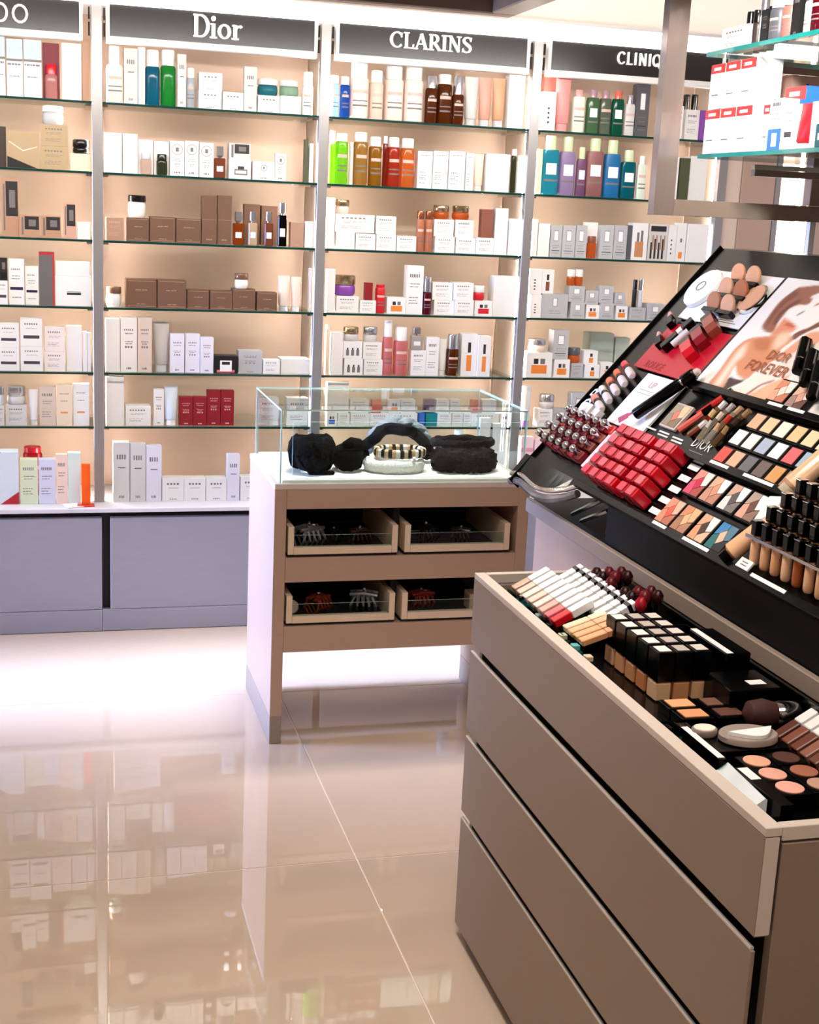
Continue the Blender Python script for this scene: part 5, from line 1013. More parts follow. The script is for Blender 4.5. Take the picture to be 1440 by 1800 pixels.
('p', 1, 3, 0.6831, 0.7213, 0.03, 0.027, 1.4458, 1.567, 'amber', 'S', '0.3', 'small amber perfume flask with silver cap, third shelf, second bay'),
('c', 1, 3, 0.7365, 0.795, 0.125, 0.047, 1.4458, 1.5958, 'brown', '-', 'plain', 'brown carton behind a pale perfume flask, third shelf, second bay'),
('p', 1, 3, 0.7404, 0.7724, 0.03, 0.022, 1.4458, 1.5693, 'cream', 'S', '0.28', 'pale perfume flask with silver cap, third shelf, second bay'),
('c', 1, 3, 0.8017, 0.8629, 0.125, 0.049, 1.4458, 1.5925, 'brown', '-', 'plain', 'brown carton behind a brown perfume flask, third shelf, second bay'),
('p', 1, 3, 0.8004, 0.8326, 0.031, 0.023, 1.4458, 1.5719, 'rosebr', 'S', '0.28', 'brown perfume flask with silver cap, third shelf, second bay'),
('p', 1, 3, 0.8507, 0.883, 0.028, 0.023, 1.4458, 1.6073, 'K', 'S', '0.25', 'tall black flask with silver cap, third shelf, second bay'),
('c', 1, 3, 0.8967, 0.9466, 0.022, 0.04, 1.4458, 1.537, 'ltbrown', '-', 'word', 'right of two: light brown carton, third shelf, second bay'),
('c', 1, 3, 0.9513, 0.9835, 0.024, 0.03, 1.4458, 1.543, 'W', '-', 'plain', 'tall white blank carton, third shelf, second bay'),
('j', 1, 4, 0.2206, 0.2759, 0.03, 0.055, 1.2058, 1.2786, 'W', 'brown', '0.35', 'wide white jar with brown lid, fourth shelf, second bay'),
('c', 1, 4, 0.2921, 0.4016, 0.024, 0.088, 1.2058, 1.3087, 'brown', '-', 'frame', 'left of two: large square brown carton, fourth shelf, second bay'),
('c', 1, 4, 0.4056, 0.5101, 0.022, 0.084, 1.2058, 1.3091, 'brown', '-', 'frame', 'right of two: large square brown carton, fourth shelf, second bay'),
('c', 1, 4, 0.5149, 0.5953, 0.026, 0.064, 1.2058, 1.2753, 'brown', '-', 'frame', 'leftmost of three: small square brown carton, fourth shelf, second bay'),
('c', 1, 4, 0.5995, 0.6827, 0.025, 0.067, 1.2058, 1.2746, 'brown', '-', 'frame', 'second from left of three: small square brown carton, fourth shelf, second bay'),
('c', 1, 4, 0.6851, 0.7691, 0.027, 0.067, 1.2058, 1.2843, 'brown', '-', 'frame', 'small square brown carton under a white jar, fourth shelf, second bay'),
('j', 1, 4, 0.6934, 0.7448, 0.029, 0.051, 1.2848, 1.341, 'W', 'brown', '0.4', 'small white jar with brown lid, fourth shelf, second bay'),
('c', 1, 4, 0.7752, 0.8512, 0.023, 0.061, 1.2058, 1.2743, 'brown', '-', 'frame', 'rightmost of three: small square brown carton, fourth shelf, second bay'),
('t', 1, 4, 0.8566, 0.9024, 0.025, 0.037, 1.2058, 1.3377, 'blush', 'S', '-', 'white tube with rosy sides, fourth shelf, second bay'),
('t', 1, 4, 0.9069, 0.9441, 0.025, 0.03, 1.2058, 1.3348, 'peach', 'W', '-', 'peach tube with white cap, fourth shelf, second bay'),
('c', 1, 4, 0.9751, 0.9835, 0.031, 0.03, 1.2058, 1.3681, 'W', '-', 'plain', 'very slim white carton, fourth shelf, second bay'),
('c', 1, 5, 0.218, 0.2695, 0.032, 0.041, 0.9668, 1.1623, 'W', '-', 'plain', 'tall white blank carton, fifth shelf, second bay'),
('c', 1, 5, 0.2714, 0.3314, 0.027, 0.048, 0.9668, 1.1682, 'W', '-', 'txtw', 'tall white lettered carton, fifth shelf, second bay'),
('c', 1, 5, 0.3331, 0.3851, 0.021, 0.042, 0.9668, 1.1701, 'beige', '-', 'txtw', 'beige tall carton, fifth shelf, second bay'),
('t', 1, 5, 0.392, 0.4508, 0.029, 0.047, 0.9668, 1.1562, 'silver', 'S', '-', 'silver crimped tube standing on its cap, fifth shelf, second bay'),
('c', 1, 5, 0.4531, 0.5059, 0.028, 0.042, 0.9668, 1.111, 'lilacw', '-', 'txtw', 'left of two: tall pale lilac lettered carton, fifth shelf, second bay'),
('c', 1, 5, 0.5093, 0.5636, 0.03, 0.043, 0.9668, 1.112, 'lilacw', '-', 'txtw', 'right of two: tall pale lilac lettered carton, fifth shelf, second bay'),
('c', 1, 5, 0.5652, 0.6144, 0.024, 0.039, 0.9668, 1.1009, 'lilacw', '-', 'txtw', 'shorter pale lilac carton, fifth shelf, second bay'),
('c', 1, 5, 0.617, 0.7056, 0.021, 0.071, 0.9668, 1.0319, 'K', '-', 'circle', 'low black carton with pink circle emblem, fifth shelf, second bay'),
('c', 1, 5, 0.7105, 0.7999, 0.027, 0.072, 0.9668, 1.0521, 'lgrey', '-', 'txtw', 'squat light grey carton, fifth shelf, second bay'),
('c', 1, 5, 0.8041, 0.8679, 0.021, 0.051, 0.9668, 1.0205, 'W', '-', 'txt', 'low white carton with lettering, fifth shelf, second bay'),
('c', 1, 5, 0.8736, 0.9835, 0.029, 0.088, 0.9668, 1.0243, 'W', '-', 'plain', 'long low white carton, fifth shelf, second bay'),
('c', 1, 6, 0.2189, 0.2834, 0.03, 0.052, 0.7654, 0.9461, 'W', '-', 'plain', 'tall white blank carton, lowest glass shelf, second bay'),  # blank white stands in for a blown-out reflection of the column
('c', 1, 6, 0.2892, 0.382, 0.025, 0.074, 0.7654, 0.8385, 'W', '-', 'txt', 'low white carton with lettering, lowest glass shelf, second bay'),
('c', 1, 6, 0.3929, 0.4311, 0.031, 0.031, 0.7654, 0.9027, 'W', '-', 'txtw', 'slim white carton beside a tube, lowest glass shelf, second bay'),
('t', 1, 6, 0.4324, 0.4834, 0.022, 0.041, 0.7654, 0.9151, 'ice', 'W', '-', 'white and pale blue tube standing on its cap, lowest glass shelf, second bay'),
('c', 1, 6, 0.4888, 0.5404, 0.031, 0.041, 0.7654, 0.8733, 'dred', '-', 'txtw', 'left of two: shorter dark red carton, lowest glass shelf, second bay'),
('c', 1, 6, 0.5419, 0.5915, 0.026, 0.04, 0.7654, 0.8746, 'dred', '-', 'txtw', 'right of two: shorter dark red carton, lowest glass shelf, second bay'),
('c', 1, 6, 0.5938, 0.6436, 0.029, 0.04, 0.7654, 0.8995, 'dred', '-', 'txtw', 'left of two: taller dark red carton, lowest glass shelf, second bay'),
('c', 1, 6, 0.6457, 0.6958, 0.029, 0.04, 0.7654, 0.9, 'dred', '-', 'txtw', 'right of two: taller dark red carton, lowest glass shelf, second bay'),
('c', 1, 6, 0.7912, 0.8688, 0.032, 0.062, 0.7654, 0.8723, 'W', '-', 'txt', 'left of two: white carton seen through the glass case, lowest glass shelf, second bay'),
('c', 1, 6, 0.9022, 0.9835, 0.032, 0.065, 0.7654, 0.8723, 'W', '-', 'txt', 'right of two: white carton seen through the glass case, lowest glass shelf, second bay'),
('c', 1, 7, 0.2415, 0.3023, 0.0, 0.049, 0.4783, 0.7044, 'pgrey', '-', 'lift', 'left of two: tall pale grey carton with lettering, base counter, second bay'),
('c', 1, 7, 0.3044, 0.3614, 0.0, 0.046, 0.4783, 0.7, 'pgrey', '-', 'lift', 'right of two: tall pale grey carton with lettering, base counter, second bay'),
('c', 1, 7, 0.3635, 0.4209, 0.0, 0.046, 0.4783, 0.6913, 'lilacw', '-', 'lift', 'tall pale lilac carton with lettering, base counter, second bay'),
('c', 1, 7, 0.4235, 0.5053, 0.0, 0.065, 0.4783, 0.566, 'W', '-', 'lift', 'leftmost of four: low white carton with lettering, base counter, second bay'),
('c', 1, 7, 0.5064, 0.5877, 0.0, 0.065, 0.4783, 0.5653, 'W', '-', 'lift', 'second from left of four: low white carton with lettering, base counter, second bay'),
('c', 1, 7, 0.5899, 0.6684, 0.0, 0.063, 0.4783, 0.5646, 'W', '-', 'lift', 'third from left of four: low white carton with lettering, base counter, second bay'),
('c', 1, 7, 0.6699, 0.7178, 0.0, 0.039, 0.4783, 0.6576, 'lilacw', '-', 'lift', 'tall narrow pale lilac carton, base counter, second bay'),
('c', 1, 7, 0.7215, 0.7991, 0.0, 0.062, 0.4783, 0.5703, 'W', '-', 'lift', 'rightmost of four: low white carton with lettering, base counter, second bay'),
('c', 1, 7, 0.804, 0.8485, 0.0, 0.036, 0.4783, 0.6549, 'ice', '-', 'txt', 'pale blue carton seen through the glass case, base counter, second bay'),
('b', 2, 1, 1.0361, 1.0706, 0.031, 0.034, 1.9258, 2.0745, 'iceblue', 'W', '0.2', 'clear pale blue bottle with white cap, top shelf, third bay'),
('b', 2, 1, 1.0745, 1.1095, 0.029, 0.037, 1.9258, 2.073, 'blue', 'W', '0.2', 'vivid blue bottle with white cap, top shelf, third bay'),
('b', 2, 1, 1.111, 1.1828, 0.02, 0.074, 1.9258, 2.1341, 'blush', 'W', '0.3', 'leftmost of three: large blush bottle with white cap, top shelf, third bay'),
('b', 2, 1, 1.1867, 1.2368, 0.021, 0.05, 1.9258, 2.1026, 'beigeb', 'W', '0.25', 'smaller beige bottle with pale cap, top shelf, third bay'),
('b', 2, 1, 1.2462, 1.3187, 0.028, 0.072, 1.9258, 2.1303, 'blush', 'W', '0.27', 'second from left of three: large blush bottle with white cap, top shelf, third bay'),
('b', 2, 1, 1.3221, 1.395, 0.023, 0.073, 1.9258, 2.1332, 'blush', 'W', '0.27', 'rightmost of three: large blush bottle with white cap, top shelf, third bay'),
('b', 2, 1, 1.4041, 1.4487, 0.025, 0.045, 1.9258, 2.0972, 'damber', 'S', '0.26', 'dark amber bottle with silver cap, top shelf, third bay'),
('b', 2, 1, 1.4519, 1.508, 0.029, 0.056, 1.9258, 2.1074, 'damber', 'W', '0.2', 'dark amber bottle with white cap, top shelf, third bay'),
('b', 2, 1, 1.5091, 1.5541, 0.024, 0.045, 1.9258, 2.1043, 'damber', 'S', '0.38', 'dark amber bottle with tall clear cap, top shelf, third bay'),
('t', 2, 1, 1.5587, 1.6131, 0.031, 0.044, 1.9258, 2.1054, 'pgrey', 'S', '-', 'grey tube with silver cap, top shelf, third bay'),
('t', 2, 1, 1.6148, 1.6672, 0.029, 0.042, 1.9258, 2.1059, 'peachd', 'S', '-', 'rosy peach tube with silver cap, top shelf, third bay'),
('t', 2, 1, 1.669, 1.7216, 0.027, 0.042, 1.9258, 2.1073, 'tanlt', 'S', '-', 'tan orange tube with silver cap, top shelf, third bay'),
('c', 2, 1, 1.7263, 1.7908, 0.022, 0.052, 1.9258, 2.1216, 'W', '-', 'plain', 'tall white blank carton, top shelf, third bay'),
('b', 2, 2, 1.0369, 1.0608, 0.025, 0.024, 1.6848, 1.8775, 'lime2', 'W', '0.25', 'slim lime bottle with white cap, second shelf, third bay'),
('b', 2, 2, 1.0642, 1.1121, 0.029, 0.048, 1.6848, 1.8698, 'lime2', 'W', '0.16', 'lime green bottle with white cap, second shelf, third bay'),
('b', 2, 2, 1.1161, 1.132, 0.032, 0.018, 1.6848, 1.8391, 'pgrey', 'W', '0.1', 'very slim grey bottle, second shelf, third bay'),
('b', 2, 2, 1.1335, 1.1867, 0.021, 0.055, 1.6848, 1.8776, 'honey', 'W', '0.18', 'honey bottle with white cap, second shelf, third bay'),
('b', 2, 2, 1.1919, 1.2404, 0.022, 0.048, 1.6848, 1.8645, 'ambery', 'W', '0.2', 'amber bottle with white cap, second shelf, third bay'),
('b', 2, 2, 1.2443, 1.262, 0.029, 0.018, 1.6848, 1.8689, 'redbr', 'W', '0.15', 'slim red-brown bottle, second shelf, third bay'),
('b', 2, 2, 1.2647, 1.3136, 0.03, 0.049, 1.6848, 1.8669, 'redor', 'W', '0.2', 'red-orange bottle with white cap, second shelf, third bay'),
('b', 2, 2, 1.3159, 1.3695, 0.021, 0.054, 1.6848, 1.8654, 'orange', 'W', '0.2', 'orange bottle with white cap, second shelf, third bay'),
('c', 2, 2, 1.3809, 1.4384, 0.03, 0.046, 1.6848, 1.8223, 'W', '-', 'txtlow', 'leftmost of three: tall white low lettered carton, second shelf, third bay'),
('c', 2, 2, 1.4417, 1.5007, 0.029, 0.047, 1.6848, 1.8256, 'W', '-', 'txtlow', 'second from left of three: tall white low lettered carton, second shelf, third bay'),
('c', 2, 2, 1.5049, 1.5688, 0.028, 0.051, 1.6848, 1.8292, 'W', '-', 'txtlow', 'rightmost of three: tall white low lettered carton, second shelf, third bay'),
('c', 2, 2, 1.5725, 1.6023, 0.024, 0.03, 1.6848, 1.8246, 'W', '-', 'txtlow', 'slim white carton with lettering, second shelf, third bay'),
('t', 2, 2, 1.6075, 1.6467, 0.025, 0.031, 1.6848, 1.8234, 'orangew', 'W', '-', 'small white and orange tube, second shelf, third bay'),
('c', 2, 2, 1.6533, 1.7484, 0.024, 0.076, 1.6848, 1.8273, 'W', '-', 'plain', 'wide white carton, second shelf, third bay'),
('b', 2, 2, 1.7585, 1.7795, 0.03, 0.021, 1.6848, 1.8495, 'olive', 'W', '0.15', 'very slim dark green bottle, second shelf, third bay'),
('b', 2, 2, 1.7812, 1.8055, 0.024, 0.024, 1.6848, 1.8272, 'mintw', 'W', '0.15', 'slim white bottle, second shelf, third bay'),
('c', 2, 3, 1.0359, 1.0644, 0.024, 0.03, 1.4458, 1.6343, 'W', '-', 'plain', 'tall slim white carton, third shelf, third bay'),
('c', 2, 3, 1.0724, 1.1456, 0.031, 0.059, 1.4458, 1.5086, 'W', '-', 'plain', 'leftmost of four: white carton in the lower row, third shelf, third bay'),
('c', 2, 3, 1.1503, 1.2263, 0.031, 0.061, 1.4458, 1.5053, 'W', '-', 'txt', 'second from left of four: white carton in the lower row, third shelf, third bay'),
('c', 2, 3, 1.231, 1.3077, 0.032, 0.061, 1.4458, 1.5063, 'W', '-', 'txt', 'third from left of four: white carton in the lower row, third shelf, third bay'),
('c', 2, 3, 1.312, 1.3886, 0.03, 0.062, 1.4458, 1.5031, 'W', '-', 'txt', 'rightmost of four: white carton in the lower row, third shelf, third bay'),
('c', 2, 3, 1.0682, 1.2206, 0.033, 0.059, 1.5091, 1.5757, 'W', '-', 'txt', 'wide white carton in the upper row, third shelf, third bay'),
('c', 2, 3, 1.2277, 1.306, 0.034, 0.061, 1.5068, 1.5745, 'W', '-', 'txt', 'square white carton in the upper row at left, third shelf, third bay'),
('j', 2, 3, 1.0737, 1.1264, 0.035, 0.053, 1.5762, 1.6282, 'blush', 'gold', '0.45', 'white jar with gold lid on stacked cartons, third shelf, third bay'),
('b', 2, 3, 1.3901, 1.4214, 0.03, 0.032, 1.4458, 1.5995, 'copper', 'copper', '0.2', 'left of two: copper cylinder bottle, third shelf, third bay'),
('b', 2, 3, 1.4237, 1.4557, 0.031, 0.032, 1.4458, 1.6009, 'copper', 'copper', '0.2', 'right of two: copper cylinder bottle, third shelf, third bay'),
('c', 2, 3, 1.4644, 1.5424, 0.028, 0.065, 1.4458, 1.507, 'W', '-', 'txt', 'left of two: white carton below others under the orange jars, third shelf, third bay'),
('c', 2, 3, 1.5489, 1.628, 0.031, 0.063, 1.4458, 1.5058, 'W', '-', 'txt', 'right of two: white carton below others under the orange jars, third shelf, third bay'),
('c', 2, 3, 1.4583, 1.5361, 0.03, 0.062, 1.5075, 1.5714, 'W', '-', 'txt', 'left of two: white carton carrying an orange jar, third shelf, third bay'),
('c', 2, 3, 1.5439, 1.6174, 0.033, 0.061, 1.5063, 1.5727, 'W', '-', 'txt', 'right of two: white carton carrying an orange jar, third shelf, third bay'),
('j', 2, 3, 1.4602, 1.5218, 0.032, 0.062, 1.5719, 1.6246, 'orangej', 'gold', '0.45', 'left of two: orange jar with gold lid, third shelf, third bay'),
('j', 2, 3, 1.5377, 1.6044, 0.035, 0.061, 1.5732, 1.626, 'orangej', 'gold', '0.45', 'right of two: orange jar with gold lid, third shelf, third bay'),
('c', 2, 3, 1.6302, 1.701, 0.024, 0.058, 1.4458, 1.509, 'W', '-', 'txt', 'low white carton beneath a brown carton, third shelf, third bay'),
('c', 2, 3, 1.6472, 1.6938, 0.026, 0.037, 1.5095, 1.6175, 'brownr', '-', 'plain', 'reddish brown carton on a low white carton, third shelf, third bay'),
('c', 2, 3, 1.7025, 1.7547, 0.025, 0.043, 1.4458, 1.6243, 'W', '-', 'plain', 'tall white carton beside a reddish brown one, third shelf, third bay'),
('c', 2, 3, 1.7606, 1.8055, 0.02, 0.036, 1.4458, 1.5866, 'W', '-', 'plain', 'white carton at the right post, third shelf, third bay'),
('c', 2, 4, 1.0428, 1.0738, 0.026, 0.03, 1.2058, 1.3688, 'W', '-', 'plain', 'tall slim white carton, fourth shelf, third bay'),
('c', 2, 4, 1.0828, 1.1703, 0.031, 0.07, 1.2058, 1.2685, 'W', '-', 'txt', 'white carton under a violet jar, fourth shelf, third bay'),
('j', 2, 4, 1.0793, 1.1618, 0.033, 0.07, 1.269, 1.3462, 'violet', 'gold', '0.45', 'violet jar with gold and white lid, fourth shelf, third bay'),
('c', 2, 4, 1.1746, 1.2376, 0.027, 0.051, 1.2058, 1.2547, 'W', '-', 'txt', 'low white carton, fourth shelf, third bay'),
('c', 2, 4, 1.1942, 1.2235, 0.029, 0.03, 1.2552, 1.3219, 'dred', '-', 'plain', 'dark red carton on a low white carton, fourth shelf, third bay'),
('b', 2, 4, 1.2391, 1.2773, 0.031, 0.039, 1.2058, 1.3153, 'bred', 'bred', '0.1', 'bright red cylinder tube, fourth shelf, third bay'),
('c', 2, 4, 1.2833, 1.3577, 0.029, 0.06, 1.2058, 1.2685, 'W', 'orange', 'jarpic', 'white carton with orange jar picture, fourth shelf, third bay'),
('c', 2, 4, 1.3592, 1.4246, 0.03, 0.053, 1.2058, 1.3925, 'W', '-', 'txt', 'tallest white carton, fourth shelf, third bay'),
('b', 2, 4, 1.4274, 1.462, 0.024, 0.035, 1.2058, 1.3516, 'wine', 'S', '0.4', 'wine red bottle with silver cap, fourth shelf, third bay'),
('c', 2, 4, 1.4732, 1.554, 0.031, 0.065, 1.2058, 1.2637, 'W', '-', 'txt', 'left of two: white carton of a double stack, lower, fourth shelf, third bay'),
('c', 2, 4, 1.5555, 1.6321, 0.022, 0.062, 1.2058, 1.2664, 'W', '-', 'txt', 'right of two: white carton of a double stack, lower, fourth shelf, third bay'),
('c', 2, 4, 1.4645, 1.5456, 0.033, 0.065, 1.2642, 1.3309, 'W', '-', 'txt', 'left of two: white carton of a double stack, upper, fourth shelf, third bay'),
('c', 2, 4, 1.5492, 1.6286, 0.024, 0.062, 1.2669, 1.3332, 'W', '-', 'txt', 'right of two: white carton of a double stack, upper, fourth shelf, third bay'),
('c', 2, 4, 1.6376, 1.711, 0.024, 0.059, 1.2058, 1.2651, 'W', 'bred', 'jarpic', 'white carton with red jar picture, fourth shelf, third bay'),
('j', 2, 4, 1.6342, 1.6812, 0.026, 0.047, 1.2656, 1.323, 'bred', 'W', '0.45', 'small red jar with white lid, fourth shelf, third bay'),
('c', 2, 4, 1.7143, 1.8055, 0.03, 0.073, 1.2058, 1.3626, 'W', '-', 'plain', 'large blank white carton, fourth shelf, third bay'),
('b', 2, 5, 1.0419, 1.062, 0.022, 0.02, 0.9668, 1.1589, 'cream', 'W', '0.1', 'slim cream tube at left post, fifth shelf, third bay'),
('c', 2, 5, 1.0676, 1.1126, 0.023, 0.036, 0.9668, 1.1293, 'W', '-', 'plain', 'tall white carton, fifth shelf, third bay'),
('c', 2, 5, 1.1201, 1.1934, 0.021, 0.06, 0.9668, 1.031, 'W', '-', 'bottles', 'lower white carton with bottle pictures, fifth shelf, third bay'),
('c', 2, 5, 1.1998, 1.2744, 0.03, 0.062, 0.9668, 1.0273, 'W', '-', 'txt', 'lower white carton with lettering, fifth shelf, third bay'),
('c', 2, 5, 1.114, 1.1885, 0.023, 0.06, 1.0315, 1.0965, 'W', '-', 'bottles', 'upper white carton with bottle pictures, fifth shelf, third bay'),
('c', 2, 5, 1.1949, 1.2684, 0.032, 0.06, 1.0278, 1.0935, 'W', '-', 'txt', 'upper white carton with lettering, fifth shelf, third bay'),
('j', 2, 5, 1.1182, 1.179, 0.025, 0.06, 1.097, 1.1499, 'pgrey', 'gold', '0.5', 'pale jar with gold lid, fifth shelf, third bay'),
('j', 2, 5, 1.1991, 1.2558, 0.034, 0.057, 1.094, 1.1509, 'pgrey', 'S', '0.5', 'pale jar with silver lid, fifth shelf, third bay'),
('b', 2, 5, 1.2759, 1.3138, 0.025, 0.041, 0.9668, 1.1792, 'pinkb', 'W', '0.3', 'tall clear pink bottle, fifth shelf, third bay'),
('b', 2, 5, 1.3212, 1.3765, 0.023, 0.055, 0.9668, 1.1534, 'pinkb', 'W', '0.28', 'pink bottle with white cap, fifth shelf, third bay'),
('c', 2, 5, 1.3887, 1.4483, 0.027, 0.048, 0.9668, 1.0656, 'W', '-', 'txt', 'white carton under a clear flask, fifth shelf, third bay'),
('p', 2, 5, 1.3881, 1.432, 0.029, 0.03, 1.0661, 1.1547, 'pgrey', 'S', '0.3', 'clear flask with silver cap, fifth shelf, third bay'),
('c', 2, 5, 1.4498, 1.5003, 0.026, 0.041, 0.9668, 1.118, 'W', '-', 'txt', 'tall white carton with lettering, fifth shelf, third bay'),
('t', 2, 5, 1.5045, 1.537, 0.031, 0.026, 0.9668, 1.1116, 'W', 'W', '-', 'slim white tube, fifth shelf, third bay'),
('b', 2, 5, 1.5385, 1.5863, 0.024, 0.048, 0.9668, 1.1297, 'damber', 'S', '0.35', 'dark amber bottle with silver cap, fifth shelf, third bay'),
('c', 2, 5, 1.5954, 1.6595, 0.031, 0.051, 0.9668, 1.1339, 'W', 'orange', 'bottlepic', 'left of two: white carton with amber bottle picture, fifth shelf, third bay'),
('c', 2, 5, 1.6613, 1.7137, 0.021, 0.042, 0.9668, 1.1272, 'W', 'orange', 'bottlepic', 'right of two: white carton with amber bottle picture, fifth shelf, third bay'),
('c', 2, 6, 1.0583, 1.0993, 0.027, 0.033, 0.7654, 0.8148, 'W', 'blue', 'jarpic', 'white and blue carton, lowest glass shelf, third bay'),
('c', 2, 6, 1.1017, 1.1498, 0.027, 0.038, 0.7654, 0.815, 'W', '-', 'txt', 'leftmost of four: white lettered carton, lowest glass shelf, third bay'),
('c', 2, 6, 1.1542, 1.2314, 0.032, 0.062, 0.7654, 0.8146, 'W', '-', 'txt', 'left of two: low white lettered carton, lowest glass shelf, third bay'),
('c', 2, 6, 1.2336, 1.3103, 0.031, 0.061, 0.7654, 0.8151, 'W', '-', 'txt', 'right of two: low white lettered carton, lowest glass shelf, third bay'),
('c', 2, 6, 1.3113, 1.4238, 0.026, 0.09, 0.7654, 0.8163, 'W', '-', 'txt', 'left of two: wide white carton, lowest glass shelf, third bay'),
('c', 2, 6, 1.434, 1.4553, 0.029, 0.03, 0.7654, 0.8162, 'blue', '-', 'plain', 'slim blue carton, lowest glass shelf, third bay'),
('c', 2, 6, 1.4619, 1.5082, 0.032, 0.037, 0.7654, 0.816, 'tealc', '-', 'plain', 'teal carton, lowest glass shelf, third bay'),
('c', 2, 6, 1.5097, 1.5669, 0.029, 0.046, 0.7654, 0.8167, 'W', '-', 'txt', 'second from left of four: white lettered carton, lowest glass shelf, third bay'),
('c', 2, 6, 1.5701, 1.6157, 0.031, 0.036, 0.7654, 0.8165, 'W', '-', 'txt', 'third from left of four: white lettered carton, lowest glass shelf, third bay'),
('c', 2, 6, 1.618, 1.6513, 0.031, 0.03, 0.7654, 0.8168, 'W', '-', 'txt', 'rightmost of four: white lettered carton, lowest glass shelf, third bay'),
('c', 2, 6, 1.6528, 1.7662, 0.026, 0.09, 0.7654, 0.818, 'W', '-', 'txt', 'right of two: wide white carton, lowest glass shelf, third bay'),
('c', 2, 6, 1.7718, 1.8055, 0.028, 0.03, 0.7654, 0.818, 'W', 'violet', 'bandv', 'white carton with violet print, lowest glass shelf, third bay'),
('c', 2, 6, 1.0575, 1.1437, 0.029, 0.038, 0.8155, 0.9371, 'W', '-', 'plain', 'large white carton in the upper row, lowest glass shelf, third bay'),
('c', 2, 6, 1.1512, 1.2267, 0.034, 0.06, 0.8151, 0.8684, 'W', '-', 'txt', 'leftmost of five: small upper white carton, lowest glass shelf, third bay'),
('c', 2, 6, 1.2395, 1.2763, 0.033, 0.03, 0.8156, 0.8681, 'coral', '-', 'plain', 'coral red carton in the upper row, lowest glass shelf, third bay'),
('c', 2, 6, 1.3078, 1.3519, 0.028, 0.035, 0.8168, 0.8692, 'W', 'orange', 'jarpic', 'carton with orange jar picture in the upper row, lowest glass shelf, third bay'),
('c', 2, 6, 1.3556, 1.4139, 0.028, 0.047, 0.8168, 0.8701, 'W', '-', 'txt', 'second from left of five: small upper white carton, lowest glass shelf, third bay'),
('c', 2, 6, 1.4556, 1.4956, 0.034, 0.032, 0.8165, 0.8711, 'violetd', '-', 'plain', 'dark violet carton in the upper row, lowest glass shelf, third bay'),
('c', 2, 6, 1.503, 1.5551, 0.031, 0.042, 0.8172, 0.8713, 'W', '-', 'txt', 'third from left of five: small upper white carton, lowest glass shelf, third bay'),
('c', 2, 6, 1.5618, 1.6022, 0.033, 0.032, 0.817, 0.8718, 'W', '-', 'txt', 'fourth from left of five: small upper white carton, lowest glass shelf, third bay'),
('c', 2, 6, 1.6503, 1.6887, 0.028, 0.031, 0.8185, 0.8723, 'coral', '-', 'plain', 'coral orange carton in the upper row, lowest glass shelf, third bay'),
('c', 2, 6, 1.6941, 1.752, 0.028, 0.046, 0.8185, 0.8724, 'W', '-', 'plain', 'rightmost of five: small upper white carton, lowest glass shelf, third bay'),
('b', 2, 7, 1.5761, 1.624, 0.0, 0.048, 0.4783, 0.7515, 'ice', 'W', '0.3', 'clear bottle seen behind the fur headbands, base counter, third bay'),
('c', 2, 7, 1.6811, 1.7245, 0.0, 0.035, 0.4783, 0.8024, 'W', '-', 'plain', 'left of two: white carton seen behind the glass case, base counter, third bay'),
('c', 2, 7, 1.7356, 1.7891, 0.0, 0.043, 0.4783, 0.7795, 'W', '-', 'plain', 'right of two: white carton seen behind the glass case, base counter, third bay'),
('c', 3, 1, 1.8734, 1.9231, 0.027, 0.041, 1.9258, 2.0707, 'W', '-', 'text3', 'white carton with vertical lettering, top shelf, rightmost bay'),
('c', 3, 1, 1.9073, 1.9549, 0.125, 0.038, 1.9258, 2.1457, 'rosebrd', '-', 'plain', 'rose brown carton behind a white carton, top shelf, rightmost bay'),
('t', 3, 1, 1.9246, 1.9884, 0.022, 0.05, 1.9258, 2.1391, 'pinkc', 'pinkc', '-', 'large pink tube, top shelf, rightmost bay'),
('f', 3, 1, 1.995, 2.0447, 0.021, 0.03, 1.9258, 2.0855, 'palegr', 'pinkcap', '0.16', 'cream green bottle with pink cap, top shelf, rightmost bay'),
('f', 3, 1, 2.0546, 2.1045, 0.022, 0.03, 1.9258, 2.0894, 'gr2', 'mauve', '0.18', 'green bottle with mauve cap, top shelf, rightmost bay'),
('f', 3, 1, 2.1125, 2.1593, 0.032, 0.029, 1.9258, 2.0907, 'gr3', 'mauve', '0.18', 'grey green bottle with mauve cap, top shelf, rightmost bay'),
('f', 3, 1, 2.1608, 2.2078, 0.021, 0.029, 1.9258, 2.0909, 'gr4', 'coral', '0.18', 'dark green bottle with coral cap, top shelf, rightmost bay'),
('f', 3, 1, 2.2156, 2.2567, 0.025, 0.025, 1.9258, 2.0796, 'pgrey', 'S', '0.22', 'clear grey bottle, top shelf, rightmost bay'),
('c', 3, 1, 2.2603, 2.3162, 0.031, 0.045, 1.9258, 2.124, 'dgrey2', '-', 'pump', 'dark grey carton with white emblem, top shelf, rightmost bay'),
('c', 3, 1, 2.401, 2.4281, 0.027, 0.03, 1.9258, 2.0458, 'W', '-', 'txt', 'left of two: slim white carton seen through the hanging frame, top shelf, rightmost bay'),
('c', 3, 1, 2.4318, 2.4614, 0.02, 0.03, 1.9258, 2.0517, 'W', '-', 'txt', 'right of two: slim white carton seen through the hanging frame, top shelf, rightmost bay'),
('c', 3, 1, 2.478, 2.5377, 0.031, 0.048, 1.9258, 2.0409, 'W', '-', 'txt', 'pale carton seen through the hanging frame, top shelf, rightmost bay'),
('c', 3, 1, 2.5399, 2.5648, 0.025, 0.03, 1.9258, 2.0412, 'violet', '-', 'plain', 'slim violet carton seen through the hanging frame, top shelf, rightmost bay'),
